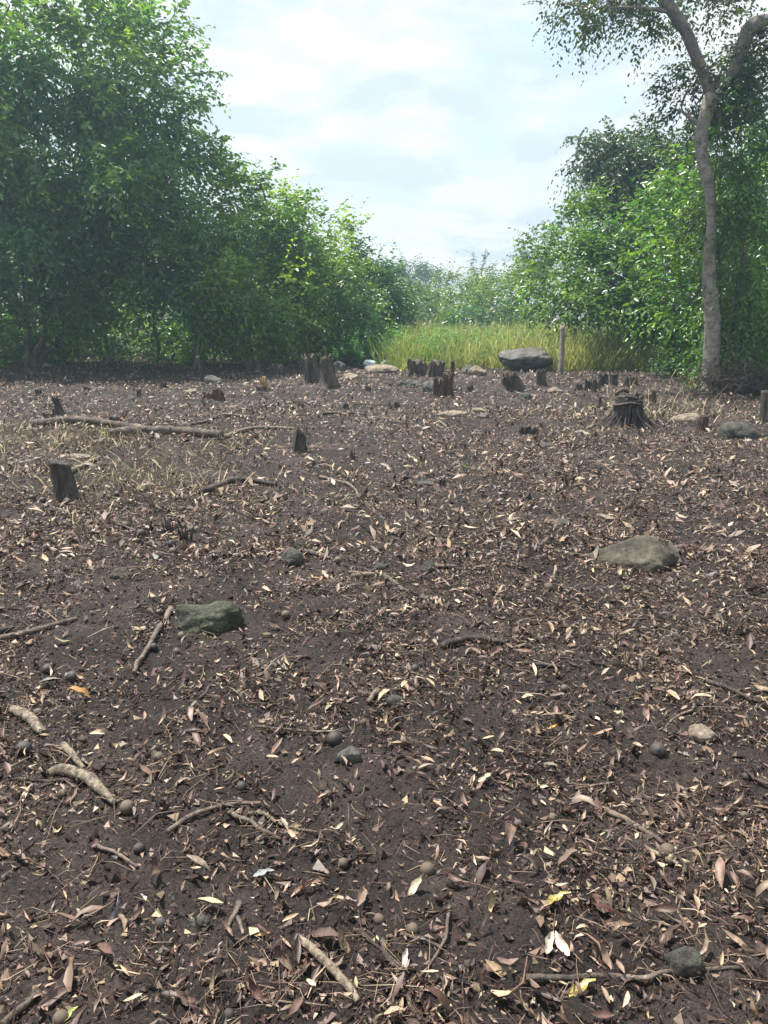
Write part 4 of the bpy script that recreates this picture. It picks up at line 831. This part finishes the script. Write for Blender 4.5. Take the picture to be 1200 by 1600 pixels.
stick([(1098, 1066), (1140, 1078), (1176, 1096)], 8, 'char', 'thin dark stick on the right edge of the middle ground')
stick([(818, 1049), (875, 1053)], 7, 'char', 'short dark stick right of the bark strip')
stick([(474, 868), (500, 872), (516, 878)], 9, 'log', 'short stick behind the small dark green rock')
stick([(680, 890), (714, 890)], 7, 'stick', 'short dark stick beside the small angular rock')
stick([(862, 866), (920, 870)], 5, 'stick', 'thin stick left of the large olive brown rock')
stick([(1046, 862, 8, 0.05), (1064, 880, 8, 0.0)], 9, 'char', 'short grey stick leaning on the large olive brown rock')
stick([(590, 1092), (575, 1106)], 11, 'palewood', 'short grey stick left of the small sharp dark stone')
stick([(700, 1420), (690, 1480), (655, 1530)], 6, 'stick', 'thin upright looking twig in the bottom centre', 'twig', 'twig')
stick([(625, 1465), (690, 1482)], 6, 'log', 'thin pale stick crossing the bottom centre twig')
stick([(405, 1568), (515, 1573)], 4, 'stick', 'thin reddish straight twig under the pale speckled stick', 'twig', 'twig')
stick([(1045, 1345), (1062, 1315)], 10, 'palewood', 'short upright pale stick near the right edge')
stick([(900, 1226), (960, 1218)], 6, 'stick', 'thin dark twig at the upper right foreground', 'twig', 'twig')
stick([(400, 1140), (500, 1146), (540, 1140)], 4, 'log', 'long thin straight twig behind the rounded grey stone', 'twig', 'twig')
stick([(30, 556), (60, 560), (80, 574)], 4, 'palebark', 'thin pale branch under the ferny bush', 'branch', 'branch')
stick([(70, 572), (84, 562), (100, 570)], 4, 'palebark', 'thin arched pale branch right under the ferny bush', 'branch', 'branch')
for (px, py, n, lab) in [(265, 838, 16, 'charred upright tuft left of the taller charred tuft'), (292, 848, 18, 'taller charred upright tuft above the mossy rock'), (1132, 985, 8, 'small upright dry tuft near the right edge'), (386, 1062, 9, 'small upright brown tuft left of centre')]:
    g, s = G(px, py); g[2] = hz(g[0], g[1]); o = empty('burnt_tuft', g, lab, 'tuft', 'charred plant tufts')
    for k in range(n):
        a = random.uniform(0, 6.3); rr = random.uniform(0, 9 * s); hh = random.uniform(12, 34) * s
        p = smooth_path([(math.cos(a) * rr, math.sin(a) * rr, -.01), (math.cos(a) * rr * 1.3, math.sin(a) * rr * 1.3, hh * .6), (math.cos(a) * rr * 1.8, math.sin(a) * rr * 1.8, hh)], 4)
        V, f = tube(p, np.array([1.3, 1.1, .8, .3]) * s, 4); link('stem', _bag(V, f).mesh('stem'), M['char' if px < 300 else 'stick'], o)

# many more loose sticks and twigs, each on its own
TW = []
for k in range(9):
    n = 6; z = np.zeros(n); t = np.linspace(-.5, .5, n)
    p = np.stack([t, 0.10 * fbm(np.stack([t * 4, z + k, z], -1), 80, 2), 0.03 * fbm(np.stack([t * 4, z + k, z], -1), 81, 2)], -1)
    V, f = tube(p, np.linspace(0.030, 0.014, n) * random.uniform(.6, 1.3), 6, 0.3, k, freq=12); b = _bag(V, f)
    if k % 2: b.add(*tube(np.array([p[3], p[3] + (0.12, 0.12, 0.02)]), [0.012, 0.006], 4))
    TW.append(b.mesh('twig')); TW[-1].materials.append(M[['stick', 'log', 'palewood', 'char', 'stick', 'log', 'stick', 'palewood', 'char'][k]])
TWL = ['thin brown twig lying in the leaf litter', 'grey brown forked twig lying in the leaf litter', 'pale bare twig lying in the leaf litter', 'black charred twig lying in the leaf litter']
def lay(name, me, x, y, s, tilt, label, cat, group, dz=0.008):
    o = link(name, me); o.location = (x, y, hz(x, y) + dz); o.scale = (s, s, s)
    o.rotation_euler = (random.gauss(0, tilt), random.gauss(0, tilt), random.uniform(0, 6.283)); return tag(o, label, cat, group)
xs, ys = sample_ground(150, 1.4, 9, 1.2)
for k in range(150):
    q = k % 9; lay('twig', TW[q], xs[k], ys[k], random.uniform(0.08, 0.26), 0.08, TWL[[0, 1, 2, 3, 0, 1, 0, 2, 3][q]], 'twig', 'loose twigs in the leaf litter', 0.012)

# ------------------------------------------------------------------ nuts
def nut_mesh(seed, nub=True):
    V, Fc = ICO[3]; V = V.copy(); V = V * (1 + 0.05 * fbm(V * 1.6 + seed, seed, 3))[:, None]; r = np.hypot(V[:, 0], V[:, 1]); t = (V[:, 2] > 0.8)
    V[:, 2] += np.where(t, np.exp(-(r / 0.16) ** 2) * 0.28, 0) * (1 if nub else -1); V[:, 2] *= random.uniform(0.88, 1.0)
    me = mesh_from('nut', V, [Fc]); return me
NUT = [nut_mesh(k) for k in range(5)]
for k, me in enumerate(NUT): me.materials.append(M['nutdark' if k in (0, 1, 2) else 'nutbrown'])
def nut(px, py, w, k, label=None):
    g, s = G(px, py + 0.45 * w); r = w * s / 2
    o = link('nut', NUT[k]); o.location = (g[0], g[1] + r * 0.5, hz(g[0], g[1]) + r * 0.72); o.scale = (r, r, r); o.rotation_euler = (random.uniform(0.4, 2.4), random.uniform(-.6, .6), random.uniform(0, 6.28))
    return tag(o, label or ('round dark grey nut lying in the leaf litter' if k < 3 else 'round brown nut lying in the leaf litter'), 'nut', 'fallen round nuts')
for a in [(1030, 1166, 26, 0, 'dark grey nut left of the flat greenish tan stone'), (35, 1163, 25, 1, 'dark nut at the left edge under the thick pale broken branch'), (522, 1150, 25, 2, 'dark brown nut touching the rounded grey stone'),
          (72, 1036, 19, 0, 'dark nut above the cracked looking nut on the left'), (111, 1050, 20, 1, 'black cracked looking nut on the left'), (216, 1321, 19, 0, 'grey nut right of the short bent stick'),
          (197, 1256, 24, 3, 'oval brown nut at the end of the thick pale curved branch'), (1045, 1321, 24, 3, 'brown nut at the end of the straight dark stick'), (592, 1437, 19, 4, 'pale brown nut at the bottom centre, left of the other one'),
          (645, 1452, 20, 3, 'brown nut at the bottom centre, right of the pale one'), (668, 1354, 24, 3, 'large brown nut with leaves in the lower centre'), (648, 1052, 15, 0, 'dark nut under the upright yellow stalk'),
          (567, 1127, 15, 3, 'brown nut above the rounded grey stone'), (357, 1583, 20, 2, 'dark nut at the bottom left of the pale speckled stick'), (93, 1588, 26, 3, 'brown oval nut at the bottom left corner'), (250, 1442, 20, 0, 'dark nut left of the small dark stone'),
          (247, 1183, 17, 4, 'pale brown nut in the left foreground'), (196, 825, 15, 0, 'dark nut below the dark sawn stump, left of its twin'), (220, 836, 15, 1, 'dark nut below the dark sawn stump, right of its twin'), (105, 787, 13, 0, 'dark nut touching the foot of the dark sawn stump')]: nut(*a)
for a in [(58, 1106, 15, 4), (283, 994, 13, 3), (275, 1018, 12, 4), (376, 1224, 17, 0), (97, 1234, 15, 4), (512, 1234, 13, 3), (446, 965, 14, 3), (536, 1345, 16, 3), (865, 1266, 15, 3), (1168, 1210, 15, 2), (268, 850, 13, 1), (270, 860, 12, 3), (528, 877, 13, 3), (50, 782, 12, 0), (66, 785, 12, 1), (196, 755, 11, 0), (310, 783, 10, 0), (300, 832, 12, 0), (882, 1080, 13, 3), (858, 918, 14, 4), (824, 920, 13, 4), (240, 1010, 13, 0), (285, 800, 9, 1), (183, 775, 11, 1), (34, 848, 13, 3), (134, 1205, 12, 4), (1020, 1165, 1, 3)][:-1]: nut(*a)
xs, ys = sample_ground(60, 1.5, 9, 1.3)
for k in range(60):
    s = random.uniform(0.010, 0.019); q = random.randrange(5); o = link('nut', NUT[q]); o.location = (xs[k], ys[k], hz(xs[k], ys[k]) + s * 0.7); o.scale = (s, s, s); o.rotation_euler = (random.uniform(0, 3), 0, random.uniform(0, 6))
    tag(o, 'round dark grey nut lying in the leaf litter' if q < 3 else 'round brown nut lying in the leaf litter', 'nut', 'fallen round nuts')
# pebbles
PB = []
for k in range(5):
    me = rock_mesh(1, 0.8, 0.55, 300 + k, 2, 0.18, 5, 'pebble'); me.materials.append(M[['rockgrey', 'rocktan', 'rockdark', 'rocktan', 'rockgrey'][k]]); PB.append(me)
PLAB = ['small grey pebble on the soil', 'small pale tan pebble on the soil', 'small dark pebble on the soil']
xs, ys = sample_ground(90, 1.3, 6, 1.1, False)
for k in range(90):
    q = k % 5; lay('pebble', PB[q], xs[k], ys[k], random.uniform(0.004, 0.013), 0.3, PLAB[[0, 1, 2, 1, 0][q]], 'pebble', 'small pebbles on the soil', 0.004)

# ------------------------------------------------------------------ single fallen leaves
LM = []
for k, (V, Fq) in enumerate(HI):
    me = mesh_from('fallen_leaf', V, [Fq]); me.materials.append(M['dryleaf']); LM.append(me)
xs, ys = sample_ground(1400, 1.05, 4.6, 1.2)
# nearest ones, thinned where they would pile up
keep = []
for i in range(len(xs)):
    if all((xs[i] - xs[j]) ** 2 + (ys[i] - ys[j]) ** 2 > 0.07 ** 2 for j in keep): keep.append(i)
    if len(keep) >= 292: break
LL = ['gently curled dry leaf', 'tightly rolled dry leaf', 'flat arched dry leaf', 'narrow rolled dry leaf', 'broad cupped dry leaf', 'humped dry leaf', 'narrow hooked dry leaf', 'broad wavy dry leaf', 'thin rolled dry leaf', 'twisted dry leaf']
for i in keep:
    q = random.randrange(10); s = random.uniform(0.04, 0.092); o = lay('fallen_leaf', LM[q], xs[i], ys[i], s, 0.45, LL[q] + ' on the near soil', 'leaf', 'dry leaves fallen on the near soil', 0.010)
def leaf(px, py, wp, q, rz, mat, label, tilt=(0.1, 0.0), dz=0.012):
    g, s = G(px, py); V, Fq = HI[q]; me = mesh_from('fallen_leaf', V, [Fq]); me.materials.append(mat)
    o = link('fallen_leaf', me); o.location = (g[0], g[1], hz(g[0], g[1]) + dz); L = wp * s; o.scale = (L, L, L); o.rotation_euler = (tilt[0], tilt[1], rz); tag(o, label, 'leaf')
def flat(name, c): return simple(name, [(0.3, tuple(v * 0.6 for v in c)), (0.5, c), (0.8, tuple(min(1, v * 1.25) for v in c))], 9, 0.5, 0.4, 0.004)
leaf(873, 1414, 46, 7, 0.25, M['spotleaf'], 'yellow green spotted leaf in the lower right foreground', (-0.2, 0))
leaf(912, 1553, 54, 7, 0.35, M['spotleaf'], 'yellow green spotted leaf at the bottom right, lowest one', (-0.25, 0))
leaf(865, 1137, 18, 0, 0.3, flat('orange_leaf', (0.55, 0.27, 0.04)), 'small orange leaf right of the dark twigs in the middle')
leaf(108, 1592, 34, 7, 0.9, flat('lime_leaf', (0.28, 0.32, 0.08)), 'lime green leaf cut by the bottom edge')
leaf(950, 1438, 52, 5, -0.1, flat('maroon_leaf', (0.07, 0.025, 0.02)), 'dark maroon leaf right of the upper yellow spotted leaf')
leaf(178, 1430, 56, 3, 1.45, flat('grey_leaf', (0.30, 0.29, 0.32)), 'grey lilac rolled leaf standing up in the lower left', (0.2, -0.5), 0.02)
leaf(388, 1545, 44, 4, 2.4, flat('russet_leaf', (0.28, 0.17, 0.12)), 'russet leaf left of the pale speckled stick')
leaf(856, 1478, 42, 7, 1.2, flat('pale_leaf', (0.46, 0.40, 0.31)), 'pale folded leaf, left half of the pair above the lowest yellow leaf', (0.5, 0))
leaf(880, 1480, 44, 7, 1.75, flat('pink_leaf', (0.44, 0.35, 0.30)), 'pinkish folded leaf, right half of the pair above the lowest yellow leaf', (-0.5, 0))
leaf(198, 668, 22, 4, 0.2, flat('red_leaf', (0.26, 0.09, 0.045)), 'bright red brown leaf on the long logs', dz=0.07)
leaf(413, 1370, 34, 7, 0.1, flat('silver_leaf', (0.2, 0.205, 0.21)), 'silvery grey leaf scrap left of the lower centre')
leaf(655, 1392, 46, 4, 0.6, flat('cream_leaf', (0.50, 0.42, 0.30)), 'cream pointed leaf in the lower centre')
leaf(765, 1218, 40, 4, -0.2, flat('cream2_leaf', (0.46, 0.41, 0.30)), 'cream cupped leaf right of centre in the foreground')
leaf(764, 1410, 52, 6, 1.4, flat('tan_leaf', (0.36, 0.30, 0.16)), 'long tan hooked leaf standing right of lower centre', (0, -0.3))
leaf(412, 1470, 30, 0, -0.1, flat('gold_leaf', (0.38, 0.24, 0.11)), 'golden brown leaf left of the pale speckled stick')
leaf(128, 1092, 40, 2, 0.1, flat('amber_leaf', (0.30, 0.16, 0.04)), 'amber and brown leaf in the left foreground')
leaf(880, 851, 15, 0, 0.1, flat('ochre_leaf', (0.5, 0.36, 0.06)), 'ochre yellow leaf left of the large olive brown rock')
leaf(632, 1505, 34, 0, 1.5, flat('white_leaf', (0.55, 0.50, 0.42)), 'whitish narrow leaf right of the pale speckled stick', (0.3, 0))
leaf(485, 1545, 40, 5, 2.0, flat('beige_leaf', (0.40, 0.34, 0.25)), 'beige leaf under the pale speckled stick')
# green sprouts
def sprout(px, py, h, label, col):
    g, s = G(px, py); g[2] = hz(g[0], g[1]); o = empty('sprout', g, label, 'seedling'); Lv = Leaves()
    n = 4; d = norm(np.array([0, 0, 1.0]) + RNG.normal(0, .35, (n, 3))); Lv.add(sprays(np.repeat(g[None], n, 0), d, np.full(n, h * s), 5, h * s * 0.35, np.full(n, .1), np.repeat(np.array([col]), n, 0))); Lv.build('leaves', o)
    V, f = tube(np.array([(0, 0, -.005), (0, 0, h * s * .8)]), [0.003, 0.002], 4); link('stem', _bag(V, f).mesh('stem'), M['stick'], o)
sprout(168, 684, 16, 'tiny yellow green seedling in front of the long logs', (0.45, 0.55, 0.05))
sprout(722, 740, 14, 'tiny green seedling in the middle of the clearing', (0.10, 0.2, 0.04))
sprout(215, 880, 10, 'tiny green seedling near the flat brown stone', (0.08, 0.15, 0.04))
# dry brush pile at the right edge
def brush():
    g, s = G(1165, 618); g[2] = 0; o = empty('brush_pile', g, 'heap of dry brown brushwood at the foot of the vine, right edge', 'brushwood'); B = Bag()
    for k in range(420):
        c = np.array([random.gauss(0, 0.38), random.gauss(0, .25), 0]); a = random.uniform(0, 6.3); L = random.uniform(.2, .7); z0 = random.uniform(0, 0.25); z1 = z0 + random.uniform(0, .55)
        p0 = c + (0, 0, z0); p1 = c + (math.cos(a) * L, math.sin(a) * L * .6, z1); B.add(*limb(p0, p1, 0.006, 0.003, 0.15, 5, 0.15, 3))
    ob = link('twigs', B.mesh('twigs'), M['log'], o); ob['kind'] = 'stuff'
brush()
print('leaves', NLEAF[0], 'tris', sum(len(o.data.loops) - 2 * len(o.data.polygons) for o in COL.objects if o.type == 'MESH'))

print('foliage leaves', NLEAF[0])
